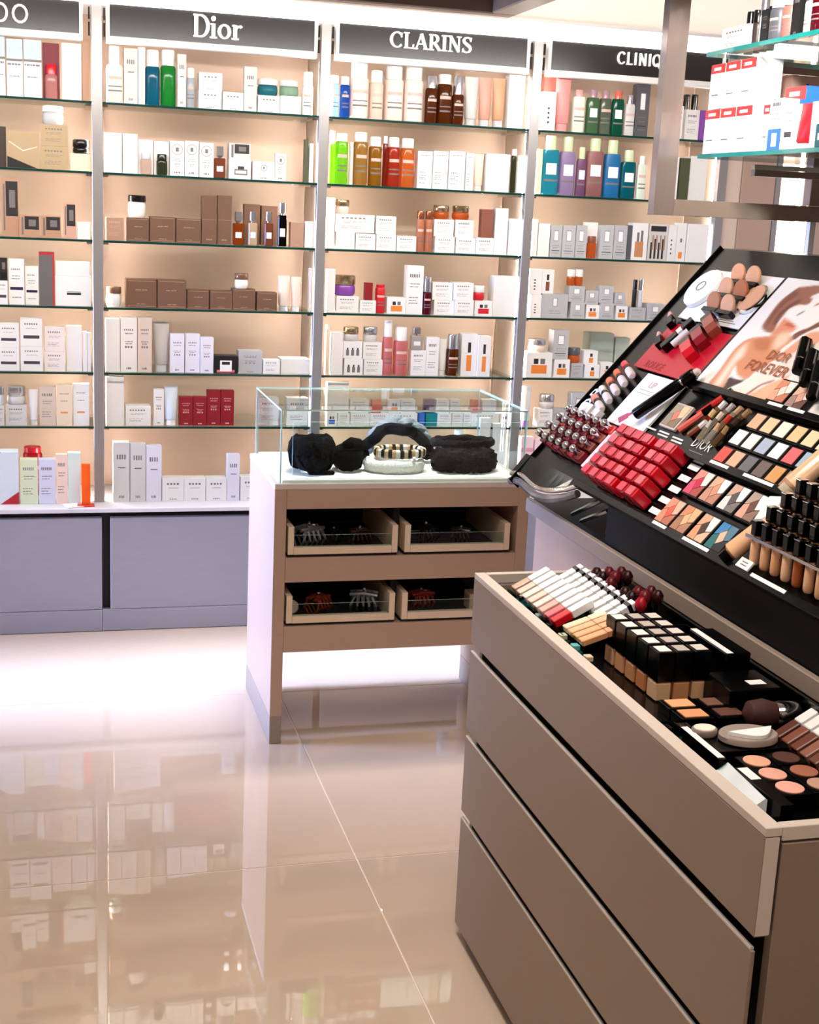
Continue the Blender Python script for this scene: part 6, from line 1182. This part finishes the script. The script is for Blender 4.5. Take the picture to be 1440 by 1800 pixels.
('b', 3, 1, 2.5131, 2.5434, 0.125, 0.03, 1.9258, 2.1072, 'brownr', 'K', '0.4', 'left of two: brown capped bottle seen through the hanging frame, top shelf, rightmost bay'),
('b', 3, 1, 2.5484, 2.5788, 0.125, 0.03, 1.9258, 2.1095, 'brownr', 'K', '0.4', 'right of two: brown capped bottle seen through the hanging frame, top shelf, rightmost bay'),
('c', 3, 2, 1.8629, 1.8826, 0.027, 0.03, 1.6848, 1.8551, 'lime', '-', 'plain', 'slim pale green carton, second shelf, rightmost bay'),
('f', 3, 2, 1.8841, 1.9534, 0.02, 0.042, 1.6848, 1.9086, 'turq', 'palecap', '0.24', 'turquoise bottle with pale green cap, second shelf, rightmost bay'),
('f', 3, 2, 1.9611, 2.0254, 0.028, 0.039, 1.6848, 1.911, 'purpg', 'palecap', '0.26', 'grey purple bottle with pale green cap, second shelf, rightmost bay'),
('f', 3, 2, 2.0309, 2.0698, 0.027, 0.024, 1.6848, 1.8721, 'purpd', 'palecap', '0.24', 'small dark purple bottle with pale green cap, second shelf, rightmost bay'),
('f', 3, 2, 2.0713, 2.1416, 0.023, 0.043, 1.6848, 1.9086, 'mauveb', 'palecap', '0.22', 'mauve brown bottle with pale green cap, second shelf, rightmost bay'),
('f', 3, 2, 2.148, 2.2159, 0.025, 0.041, 1.6848, 1.9065, 'blue2', 'palecap', '0.24', 'blue bottle with pale green cap, second shelf, rightmost bay'),
('f', 3, 2, 2.2205, 2.2815, 0.022, 0.037, 1.6848, 1.8712, 'teal2', 'palecap', '0.24', 'small teal bottle with pale green cap, second shelf, rightmost bay'),
('f', 3, 2, 2.2875, 2.3243, 0.02, 0.022, 1.6848, 1.8523, 'palegr', 'W', '0.2', 'pale green bottle with white cap, second shelf, rightmost bay'),
('c', 3, 2, 2.4318, 2.4642, 0.027, 0.03, 1.6848, 1.8556, 'W', '-', 'text3', 'white carton seen through the hanging frame, second shelf, rightmost bay'),
('c', 3, 2, 2.4713, 2.5114, 0.025, 0.032, 1.6848, 1.8535, 'olive', '-', 'plain', 'dark olive carton seen through the hanging frame, second shelf, rightmost bay'),
('c', 3, 2, 2.5156, 2.5911, 0.03, 0.06, 1.6848, 1.8635, 'W', '-', 'plain', 'wide white carton seen through the hanging frame, second shelf, rightmost bay'),
('c', 3, 3, 1.8608, 1.8798, 0.022, 0.03, 1.4458, 1.5891, 'W', '-', 'plain', 'very slim white carton, third shelf, rightmost bay'),
('c', 3, 3, 1.8845, 1.9324, 0.025, 0.038, 1.4458, 1.5731, 'W', '-', 'plain', 'tall white blank carton, third shelf, rightmost bay'),
('c', 3, 3, 1.9375, 1.9847, 0.028, 0.039, 1.4458, 1.5687, 'lgrey', '-', 'pump', 'leftmost of five: tall silver grey pump emblem carton, third shelf, rightmost bay'),
('c', 3, 3, 1.9862, 2.0396, 0.021, 0.043, 1.4458, 1.5709, 'lgrey', '-', 'pump', 'second from left of five: tall silver grey pump emblem carton, third shelf, rightmost bay'),
('c', 3, 3, 2.0434, 2.0896, 0.024, 0.037, 1.4458, 1.573, 'lgrey', '-', 'pump', 'third from left of five: tall silver grey pump emblem carton, third shelf, rightmost bay'),
('w', 3, 3, 2.0928, 2.1465, 0.028, 0.054, 1.4458, 1.5862, 'W', 'brownr', 'orangej', 'white carton with orange bottle in front, third shelf, rightmost bay'),
('c', 3, 3, 2.1476, 2.2041, 0.023, 0.045, 1.4458, 1.5775, 'lgrey', '-', 'pump', 'fourth from left of five: tall silver grey pump emblem carton, third shelf, rightmost bay'),
('c', 3, 3, 2.2072, 2.2627, 0.024, 0.044, 1.4458, 1.5799, 'lgrey', '-', 'pump', 'rightmost of five: tall silver grey pump emblem carton, third shelf, rightmost bay'),
('c', 3, 3, 2.2663, 2.2846, 0.027, 0.03, 1.4458, 1.5815, 'dgrey2', '-', 'plain', 'very slim dark grey carton, third shelf, rightmost bay'),
('c', 3, 3, 2.2861, 2.3529, 0.025, 0.054, 1.4458, 1.5922, 'W', '-', 'photo2', 'white carton with amber picture, third shelf, rightmost bay'),
('c', 3, 3, 2.3597, 2.4437, 0.031, 0.067, 1.4458, 1.591, 'pgrey', '-', 'photo3', 'grey carton with dark brush picture, third shelf, rightmost bay'),
('c', 3, 3, 2.4464, 2.4817, 0.03, 0.03, 1.4458, 1.5913, 'W', '-', 'text3', 'slim white lettered carton, third shelf, rightmost bay'),
('c', 3, 3, 2.4834, 2.524, 0.03, 0.032, 1.4458, 1.5997, 'W', 'orange', 'footp', 'slim white carton with orange foot, third shelf, rightmost bay'),
('c', 3, 3, 2.5296, 2.622, 0.025, 0.074, 1.4458, 1.5982, 'W', '-', 'plain', 'large blank white carton, third shelf, rightmost bay'),
('c', 3, 4, 1.8692, 1.9151, 0.022, 0.037, 1.2058, 1.2957, 'W', '-', 'text3', 'white carton in the lower row at the left post, fourth shelf, rightmost bay'),
('c', 3, 4, 1.9184, 2.0299, 0.028, 0.09, 1.2058, 1.3, 'lgrey', '-', 'pumpbig', 'wide silver carton with pump emblem, fourth shelf, rightmost bay'),
('c', 3, 4, 1.8608, 1.9113, 0.024, 0.037, 1.2962, 1.3958, 'W', '-', 'text3', 'white carton in the upper row at the left post, fourth shelf, rightmost bay'),
('c', 3, 4, 1.9139, 1.9646, 0.03, 0.041, 1.3005, 1.3952, 'W', 'brownr', 'bottlepic', 'white carton with brown bottle picture, fourth shelf, rightmost bay'),
('c', 3, 4, 2.0438, 2.1041, 0.028, 0.05, 1.2058, 1.2709, 'lgrey', '-', 'pump', 'left of two: silver carton with pump emblem, lower row, fourth shelf, rightmost bay'),
('c', 3, 4, 2.0314, 2.1008, 0.03, 0.05, 1.2714, 1.3345, 'lgrey', '-', 'pump', 'leftmost of four: silver carton with pump emblem, upper row, fourth shelf, rightmost bay'),
('j', 3, 4, 2.0266, 2.0595, 0.032, 0.034, 1.335, 1.3984, 'orangej', 'W', '0.45', 'orange jar with white lid, left of a pair, fourth shelf, rightmost bay'),
('j', 3, 4, 2.061, 2.094, 0.032, 0.034, 1.335, 1.3999, 'orangej', 'W', '0.45', 'orange jar with white lid, right of a pair, fourth shelf, rightmost bay'),
('c', 3, 4, 2.1125, 2.1689, 0.031, 0.046, 1.2058, 1.261, 'W', 'orange', 'jarpic', 'left of two: white carton with orange jar picture, fourth shelf, rightmost bay'),
('c', 3, 4, 2.1056, 2.162, 0.033, 0.046, 1.2615, 1.3178, 'lgrey', '-', 'pump', 'second from left of four: silver carton with pump emblem, upper row, fourth shelf, rightmost bay'),
('c', 3, 4, 2.1704, 2.229, 0.024, 0.049, 1.2058, 1.27, 'lgrey', '-', 'pump', 'right of two: silver carton with pump emblem, lower row, fourth shelf, rightmost bay'),
('c', 3, 4, 2.1641, 2.2236, 0.026, 0.048, 1.2705, 1.3386, 'lgrey', '-', 'pump', 'third from left of four: silver carton with pump emblem, upper row, fourth shelf, rightmost bay'),
('c', 3, 4, 2.2401, 2.2915, 0.026, 0.041, 1.2058, 1.2601, 'W', 'orange', 'jarpic', 'right of two: white carton with orange jar picture, fourth shelf, rightmost bay'),
('c', 3, 4, 2.2305, 2.2785, 0.028, 0.04, 1.2606, 1.3122, 'lgrey', '-', 'pump', 'rightmost of four: silver carton with pump emblem, upper row, fourth shelf, rightmost bay'),
('c', 3, 4, 2.3006, 2.3722, 0.027, 0.057, 1.2058, 1.2558, 'lgrey', '-', 'txt', 'low silver carton carrying slim bottles, fourth shelf, rightmost bay'),
('b', 3, 4, 2.3119, 2.331, 0.029, 0.019, 1.2563, 1.3669, 'K', 'K', '0.35', 'slim black bottle on a low silver carton, fourth shelf, rightmost bay'),
('b', 3, 4, 2.3357, 2.3583, 0.029, 0.023, 1.2563, 1.3721, 'S', 'S', '0.4', 'slim silver bottle on a low silver carton, fourth shelf, rightmost bay'),
('c', 3, 4, 2.3776, 2.4514, 0.025, 0.059, 1.2058, 1.2731, 'lgrey', '-', 'pump', 'squat silver carton with pump emblem, fourth shelf, rightmost bay'),
('c', 3, 5, 1.8675, 1.9774, 0.021, 0.09, 0.9668, 1.0657, 'W', 'orange', 'jarpic', 'large white carton with orange jar picture, fifth shelf, rightmost bay'),
('j', 3, 5, 1.8853, 1.9559, 0.023, 0.071, 1.0662, 1.1184, 'peach', 'S', '0.45', 'peach jar with silver lid, fifth shelf, rightmost bay'),
('c', 3, 5, 1.9882, 2.0557, 0.024, 0.057, 0.9668, 1.0394, 'W', 'orange', 'jarpic', 'small white carton with orange jar picture, fifth shelf, rightmost bay'),
('c', 3, 5, 1.9789, 2.045, 0.026, 0.057, 1.0399, 1.1568, 'lgrey', '-', 'pump', 'tall silver carton stacked on a white carton, fifth shelf, rightmost bay'),
('c', 3, 5, 2.0667, 2.1173, 0.031, 0.046, 0.9668, 1.0243, 'lgrey', '-', 'txt', 'small silver carton under a dark lidded jar, fifth shelf, rightmost bay'),
('j', 3, 5, 2.0572, 2.1075, 0.033, 0.046, 1.0248, 1.0857, 'orangej', 'dgrey2', '0.5', 'orange jar with dark lid, fifth shelf, rightmost bay'),
('c', 3, 5, 2.1246, 2.1862, 0.023, 0.05, 0.9668, 1.0206, 'W', 'orange', 'bottlepic', 'lower white carton with orange bottle picture, fifth shelf, rightmost bay'),
('c', 3, 5, 2.1188, 2.1753, 0.025, 0.05, 1.0211, 1.077, 'W', 'orange', 'bottlepic', 'upper white carton with orange bottle picture, fifth shelf, rightmost bay'),
('c', 3, 5, 2.1922, 2.2502, 0.027, 0.046, 0.9668, 1.029, 'W', 'orange', 'bottlepic', 'white carton with bottle picture beside the black display, fifth shelf, rightmost bay'),
('c', 3, 5, 2.1813, 2.2859, 0.125, 0.084, 0.9668, 1.1393, 'gr3d', '-', 'plain', 'left of two: large grey green carton at the back, fifth shelf, rightmost bay'),
('c', 3, 5, 2.2927, 2.3571, 0.125, 0.052, 0.9668, 1.1222, 'gr3d', '-', 'plain', 'right of two: large grey green carton at the back, fifth shelf, rightmost bay'),
('t', 3, 6, 1.8608, 1.9049, 0.024, 0.035, 0.7654, 0.9292, 'W', 'violet', '-', 'white tube with violet cap, lowest glass shelf, rightmost bay'),
('c', 3, 6, 1.9302, 1.9946, 0.021, 0.052, 0.7654, 0.8374, 'W', '-', 'txt', 'white carton under a jar, lowest glass shelf, rightmost bay'),
('c', 3, 6, 1.9999, 2.0699, 0.028, 0.056, 0.7654, 0.8367, 'lgrey', '-', 'pump', 'silver carton under a jar, lowest glass shelf, rightmost bay'),
('j', 3, 6, 1.9442, 2.0059, 0.023, 0.052, 0.8379, 0.895, 'pgrey', 'S', '0.5', 'pale jar with silver lid, lowest glass shelf, rightmost bay'),
('c', 3, 6, 2.074, 2.1366, 0.02, 0.05, 0.7654, 0.904, 'lgrey', '-', 'pump', 'tall silver carton, lowest glass shelf, rightmost bay'),
('c', 3, 7, 1.8611, 1.9128, 0.0, 0.041, 0.4783, 0.7262, 'pinkw', '-', 'stripe', 'left of two: pink striped carton above the counter, base counter, rightmost bay'),
('c', 3, 7, 1.9184, 1.9754, 0.0, 0.046, 0.4783, 0.7168, 'pinkw', '-', 'stripe', 'right of two: pink striped carton above the counter, base counter, rightmost bay'),
]
for kind, b, s, x0, x1, yf, d, z0, z1, col, c2, ex, label in SHELF:
    product(kind, x1-x0, d, z1-z0-(.0005 if kind in 'cw' else .0001), col, c2, ex, ((x0+x1)/2, yf+d/2, z0), label, f'{KN[kind]} in the {BAYN[b]}')
# loose things on the worktop below the leftmost bay
o = MB().box(-.03, .03, -.036, .036, 0, .003, 0, .001).build('plug_card', WHITE, None, loc=(0.092, -.062, .4785), label='small white card with two holes lying on the pale worktop', cat='card'); o.rotation_euler = (0, 0, R(18))
for x in (-.008, .01): MB().lathe([(.003, .0031), (.003, .0036)], 8).build('hole_mark', INKD, o, loc=(x, -.022, 0))
g = thing('acrylic_stand', 'orange acrylic stand with red foot at the foot of the first post', 'stand', (0.140, -.052, .4782))
MB().box(-.016, .016, -.004, .012, .004, .155, 0, .001).build('upright_plate', LIQ, g, color='f08a3c'); MB().box(-.032, .03, -.034, .014, 0, .0037, 0, .001).build('foot_plate', PLAST, g, color='c8322c')

# ------------------------------------------------------------------ products on the hanging shelves
HZ = 2.0160
def hang(kind, y, x, w, d, h, col, c2, ex, label, z=HZ, group=None):
    o = product(kind, w, d, h, col, c2, ex, (x, y, z), label, group); o.rotation_euler = (0, 0, R(-90)); return o
hang('c', -1.925, 1.655, .13, .045, .055, 'W', 'W', 'txt', 'white lettered tester box at the far end of the upper hanging shelf')
for i in range(4): hang('b', -1.875-.034*i, 1.70, .024, .024, .10, 'K', 'K', '0.5', f'{("farthest","second","third","nearest")[i]} black tube behind the white tester box on the upper hanging shelf', group='black tubes on the upper hanging shelf')
UPS = [('b', .026, .075, 'dbrown', 'K', '0.3', 'short dark brown bottle beside the white tester box'), ('b', .022, .11, 'pgrey', 'S', '0.4', 'slim clear grey bottle third along the upper hanging shelf'), ('c', .034, .075, 'K', 'K', 'txtw', 'black lettered carton on the upper hanging shelf'), ('b', .05, .13, 'dgrey2', 'pgrey', '0.45', 'tall smoky bottle with clear cap on the upper hanging shelf'), ('b', .045, .13, 'rosebrd', 'pgrey', '0.45', 'tall rose brown bottle with clear cap on the upper hanging shelf'), ('c', .036, .10, 'K', 'K', 'lift', 'tall black carton with white print on the upper hanging shelf'), ('b', .032, .11, 'pgrey', 'S', '0.35', 'clear silver capped bottle on the upper hanging shelf'), ('b', .042, .11, 'wine', 'W', '0.2', 'dark red bottle on the upper hanging shelf'), ('b', .05, .115, 'bred', 'teal', '0.15', 'bright red bottle nearest on the upper hanging shelf')]
y = -2.01
for k_, w, h, c1, c2, ex, lb in UPS:
    y -= w/2; hang(k_, y, 1.64, w, w*.9, h, c1, c2, ex, lb); y -= w/2+.003
LZ = 1.7710
for i in range(3):
    hang('c', -1.874-.080*i, 1.655, .077, .07, .107, 'W', 'W', 'redtop', f'{("farthest","middle","nearest")[i]} white red topped carton in the lower layer of the lower hanging shelf', LZ, 'white red topped cartons on the lower hanging shelf')
    hang('c', -1.882-.076*i, 1.655, .073, .07, .107, 'W', 'W', 'redtop', f'{("farthest","middle","nearest")[i]} white red topped carton in the upper layer of the lower hanging shelf', LZ+.1085, 'white red topped cartons on the lower hanging shelf')
LOS = [('c', .036, .105, 'W', 'W', 'redtop', 'slim white red topped carton beside the white stacks'), ('c', .058, .115, 'W', 'W', 'bluefoot', 'white carton with blue foot and red roof sign on the lower hanging shelf'), ('c', .042, .10, 'W', 'W', 'band', 'white carton with red patch beside the red tube'), ('t', .06, .10, 'bred', 'W', '-', 'bright red tapered tube on the lower hanging shelf'), ('c', .03, .10, 'W', 'W', 'plain', 'blank white carton beside the red tube'), ('p', .066, .115, 'teal2', 'W', '0.5', 'teal glass flask with large white cap on the lower hanging shelf'), ('b', .05, .10, 'dgrey', 'K', '0.3', 'grey bottle nearest on the lower hanging shelf')]
y = -2.112
for k_, w, h, c1, c2, ex, lb in LOS:
    y -= w/2; hang(k_, y, 1.642, w, min(w*.8, .04), h, c1, c2, ex, lb, LZ); y -= w/2+.003
for i in range(2):
    o = product('c', .085, .05, .185, 'rose', 'W', 'grille', (1.775+.09*i, -2.02, LZ), f'{("left","right")[i]} tall ribbed brown carton at the back of the lower hanging shelf', 'ribbed brown cartons')
o = hang('c', -2.165, 1.70, .09, .05, .145, 'blue', 'W', 'redtop', 'blue carton with red top behind the white ones on the lower hanging shelf', LZ)

# ------------------------------------------------------------------ testers in the cabinet tray
TZ = 0.8082
ACR = glass_mat('smoked_riser', '8fb8b0')
g = thing('gloss_rack', 'clear acrylic rack of slanted white glosses in the cabinet tray', 'rack', (0.965, -2.66, TZ))
m = MB().box(-.045, .13, -.17, .14, 0, .004).box(-.045, -.041, -.17, .14, .0042, .036).box(.126, .13, -.17, .14, .0042, .06); m.build('rack_tray', ACR, g)
def bar_item(name, label, x, y, z, w, l, h, col, capc, tilt, group, capl=.5, cap2=None):
    g = thing(name, label, 'make-up', (x, y, z), group); g.rotation_euler = (0, R(-tilt), 0)
    MB().box(-l/2, l/2-l*capl-.0003, -w/2, w/2, 0, h, 0, .0015).build('body', PLAST, g, color=col)
    MB().box(l/2-l*capl, l/2, -w/2, w/2, -.0005, h+.0005, 0, .0015).build('cap', PLAST, g, color=capc)
    if cap2: MB().box(l/2-l*capl*.55, l/2-l*capl*.3, -w/2-.0004, w/2+.0004, -.001, h+.001).build('cap_band', PLAST, g, color=cap2)
N_ = ('farthest', 'second', 'third', 'fourth', 'fifth', 'sixth', 'seventh', 'eighth', 'nearest')
GB = ['c9a48c', 'e6c4b0', 'f0dcd0', 'ecc8b4', 'f0d2c6', 'e8a89c', 'e06a70', 'd0141c']
for i in range(8):
    bar_item('lip_gloss', f'{N_[i] if i < 7 else "nearest"} white capped gloss in the left bank of the tray rack', .967, -2.545-.032*i, TZ+.052, .021, .085, .016, GB[i], 'f4f2f0', 28, 'white capped glosses in the left bank', .55)
for i in range(9):
    bar_item('lip_gloss', f'{N_[i]} black banded white gloss in the right bank of the tray rack', 1.035, -2.575-.032*i, TZ+.068, .020, .07, .016, 'f2f0ee', 'f4f2f0', 28, 'black banded glosses in the right bank', .5, '141212')
for i in range(4):
    bar_item('concealer_tube', f'{N_[i] if i < 3 else "nearest"} nude concealer tube in front of the black foundation caps', .972, -2.818-.026*i, TZ+.05, .0205, .085, .012, ['ecc8a4', 'dfa878', 'dca072', 'd89a6a'][i], ['efd2b2', 'e0ac80', 'dca276', 'd89a6e'][i], 18, 'nude concealer tubes', .4)
g = thing('teal_flask', 'small teal glass flask low in the far corner of the cabinet tray', 'bottle', (.925, -2.60, TZ))
MB().box(-.013, .013, -.028, .028, 0, .032, 0, .003).build('flask_body', LIQ, g, color='1aa5a8'); MB().lathe([(.008, 0), (.008, .012)], 10, (0, 0, .0322)).build('cap', CHROME, g, True)
for i in range(5):
    g = thing('small_flask', f'{N_[i] if i < 4 else "nearest"} small dark flask in the front row along the tray edge', 'bottle', (.924, -2.70-.062*i, TZ), 'dark flasks along the tray edge')
    MB().box(-.011, .011, -.014, .014, 0, .026, 0, .002).build('flask_body', LIQ, g, color=['16343a', '20302c', '3a5a38', '1c7c80', '182426'][i]); MB().box(-.007, .007, -.008, .008, .0263, .036, 0, .001).build('cap', PLAST, g, color=['9aa4a4', '222222', 'c8d0a8', '66b8b4', 'd8c0a0'][i])
for i in range(14):
    r_, k = divmod(i, 7); x = 1.066+.027*(k % 3); y = -2.635-.03*(k//3)-.14*r_ - (.012 if k == 6 else 0)
    g = thing('lip_brush', f'{("first","second","third","fourth","fifth","sixth","last")[k]} dark red tipped lip brush in the {("far","near")[r_]} cluster', 'brush', (x, y, TZ), 'standing lip brushes by the rail')
    MB().lathe([(.006, 0), (.0065, .06), (.005, .082)], 8).build('handle', BLACK, g, True); MB().lathe([(.007, .0823), (.0115, .09), (.0115, .10), (.006, .108)], 10).build('bristle_tip', PLAST, g, True, color=['2a0c0e', '5c1418', '4a1014', '1c0a0a', '6a161a', '300c10', 'a01420' if r_ else '5a1216'][k])
for i in range(5):
    for k in range(3):
        g = thing('foundation_bottle', f'square black capped foundation, {("left","middle","right")[k]} column, {("farthest","second","third","fourth","nearest")[i]} row', 'make-up', (1.0015+.034*k, -2.894-.0455*i, TZ), 'square black capped foundations')
        MB().box(-.0145, .0145, -.0185, .0185, 0, .034, 0, .003).build('glass_body', PLAST, g, color=['d9a77c', 'cf9468', 'c98a5c', 'c07a4c', 'dcae86', 'b8683c', 'a8562e'][(i+k*5) % 7])
        MB().box(-.0155, .0155, -.02, .02, .0343, .088, 0, .0015).build('cap', BLACK, g); MB().box(-.011, .011, -.014, .014, .0881, .0886).build('cap_sticker', mat('sticker_'+'abc'[k], ['efe6da', 'b9aba0', 'd8ccc0'][k], 0.5, noise=0.2, scale=200), g)
MB().prism([(-.045, 0), (.045, 0), (.045, .055), (.02, .07), (-.045, .07)], -.002, .002, 'y').build('frosted_shield', glass_mat('frosted_plate', 'b8b4b0', rough=.3), None, loc=(1.115, -2.90, TZ), label='frosted grey plastic shield behind the square foundations', cat='shield')
o = bx('black_box', BLACK, 1.118, 1.166, -3.085, -2.945, TZ, .885, bev=.002, label='black box with a white edge strip by the display rail', cat='box')
MB().box(-.022, -.010, -.069, .069, .0769, .0776).build('edge_strip', WHITE, o)
o = bx('black_box', BLACK, 1.075, 1.17, -3.185, -3.095, TZ, .858, bev=.002, label='low black box with a small white sticker', cat='box')
MB().box(.0, .03, -.025, -.005, .0499, .0505).build('sticker', ink('e8e4de'), o)
for i, (x, y, c) in enumerate(((1.004, -3.150, 'e0a070'), (1.005, -3.196, 'dd9464'), (1.067, -3.152, '6a4632'), (1.067, -3.198, '5a3222'))):
    g = thing('square_powder', f'square {("peach","orange peach","brown","dark brown")[i]} powder in a black tray', 'make-up', (x, y, TZ), 'square powders in the tray')
    MB().box(-.028, .028, -.0215, .0215, 0, .018, 0, .001).build('case', BLACK, g); MB().box(-.021, .021, -.016, .016, .0181, .0195).build('pan', POWDER, g, color=c)
bx('riser', BLACK, .949, 1.076, -3.371, -3.281, TZ, TZ+.028, bev=.001, label='low black riser carrying the grey round compact and cream powder', cat='riser')
g = thing('round_compact', 'grey round compact with white half moon puff on top', 'make-up', (1.026, -3.335, TZ+.0285))
MB().lathe([(.044, 0), (.047, .002), (.047, .010), (.045, .012)], 36, sy2=.75).build('case', mat('compact_grey', '9a8a7e', 0.3, noise=0.05), g, True)
MB().prism([(-.042+.08*i/16, .030*math.sin(math.pi*i/16)) for i in range(17)], .0123, .018, 'z').build('puff', WHITE, g).rotation_euler = (0, 0, R(-172))
g = thing('cream_compact', 'small round cream powder beside the grey round compact', 'make-up', (.968, -3.305, TZ+.0285)); MB().lathe([(.019, 0), (.0205, .002), (.0205, .009), (.019, .011)], 22, sy2=.85).build('case', mat('compact_taupe', '8c7c70', 0.3, noise=0.05), g, True); MB().lathe([(.017, .0111), (.0165, .0122)], 20, sy2=.85).build('pan', POWDER, g, True, color='f0dcc6')
for i, (x, y, c) in enumerate(((1.003, -3.404, 'd9a080'), (1.055, -3.398, '4a2418'), (1.003, -3.450, 'dd9c86'), (1.055, -3.448, '9a5a40'), (1.003, -3.497, 'e0a08c'), (1.055, -3.494, 'b88a74'))):
    g = thing('round_powder', f'round {("peach","very dark brown","rosy peach","brown","bright rosy","beige brown")[i]} powder in the near part of the tray', 'make-up', (x, y, TZ), 'round powders in the near part of the tray')
    MB().box(-.0245, .0245, -.0222, .0222, 0, .024, 0, .001).build('case', BLACK, g); MB().lathe([(.020, .0241), (.020, .0255), (.018, .026)], 24).build('pan', POWDER, g, True, color=c)
g = thing('kabuki_brush', 'thick brown brush with silver handle lying near the rail', 'brush', (1.13, -3.235, TZ+.027)); g.rotation_euler = (R(0), 0, R(-6))
for nm, pr, m, c in (('bristles', [(.004, -.055), (.02, -.045), (.024, -.02), (.018, .0)], FUR_B, None), ('ferrule', [(.0185, .0003), (.02, .005), (.02, .036), (.017, .04)], CHROME, None)):
    o = MB().lathe(pr, 14).build(nm, mat('brush_hair', '3c170c', 0.7, noise=0.5, scale=150) if nm == 'bristles' else m, g, True); o.rotation_euler = (0, R(90), 0)
for i in range(5):
    bar_item('brown_gloss', f'{N_[i] if i < 4 else "nearest"} brown gloss with white cap in the near right rack', 1.125, -3.315-.026*i, TZ+.03, .019, .075, .016, ['5a2c20', '7a4634', '6a3a2c', '8a5a48', '6e4030'][i], 'e6e2de', 30, 'brown glosses in the near right rack', .45)
o = MB().prism([(0, 0), (.034, 0), (.034, .026), (.031, .028), (0, .006)], -.062, .062, 'y').build('mirror_stand', mat('mirror_plate', 'd9dcdc', 0.25, 0.0, noise=0.25, scale=9), None, loc=(.918, -3.468, TZ), label='slanted silver plate near the front corner of the tray', cat='stand'); o.rotation_euler = (0, 0, R(-4))
o = bx('label_bar', ACR, .938, .950, -3.41, -3.28, TZ, .842, label='clear label bar left of the grey round compact', cat='label holder')
MB().box(-.0055, .0055, -.06, .06, .0342, .0347).build('label_card', WHITE, o)
o = bx('label_holder', BLACK, .952, .972, -3.56, -3.43, TZ, .838, label='black label holder with white card beside the round powders', cat='label holder')
MB().box(-.008, .008, .02, .06, .0299, .0304).build('label_card', WHITE, o)
for i, (x, y) in enumerate(((.934, -3.25), (.934, -3.31), (.962, -3.250))):
    MB().box(-.012, .012, -.016, .016, 0, .024, 0, .002).build('clear_cube', ACR, None, loc=(x, y, TZ), label=f'{("far left","near left","right")[i]} small clear cube beside the grey round compact', cat='cube', group='clear cubes in the tray')
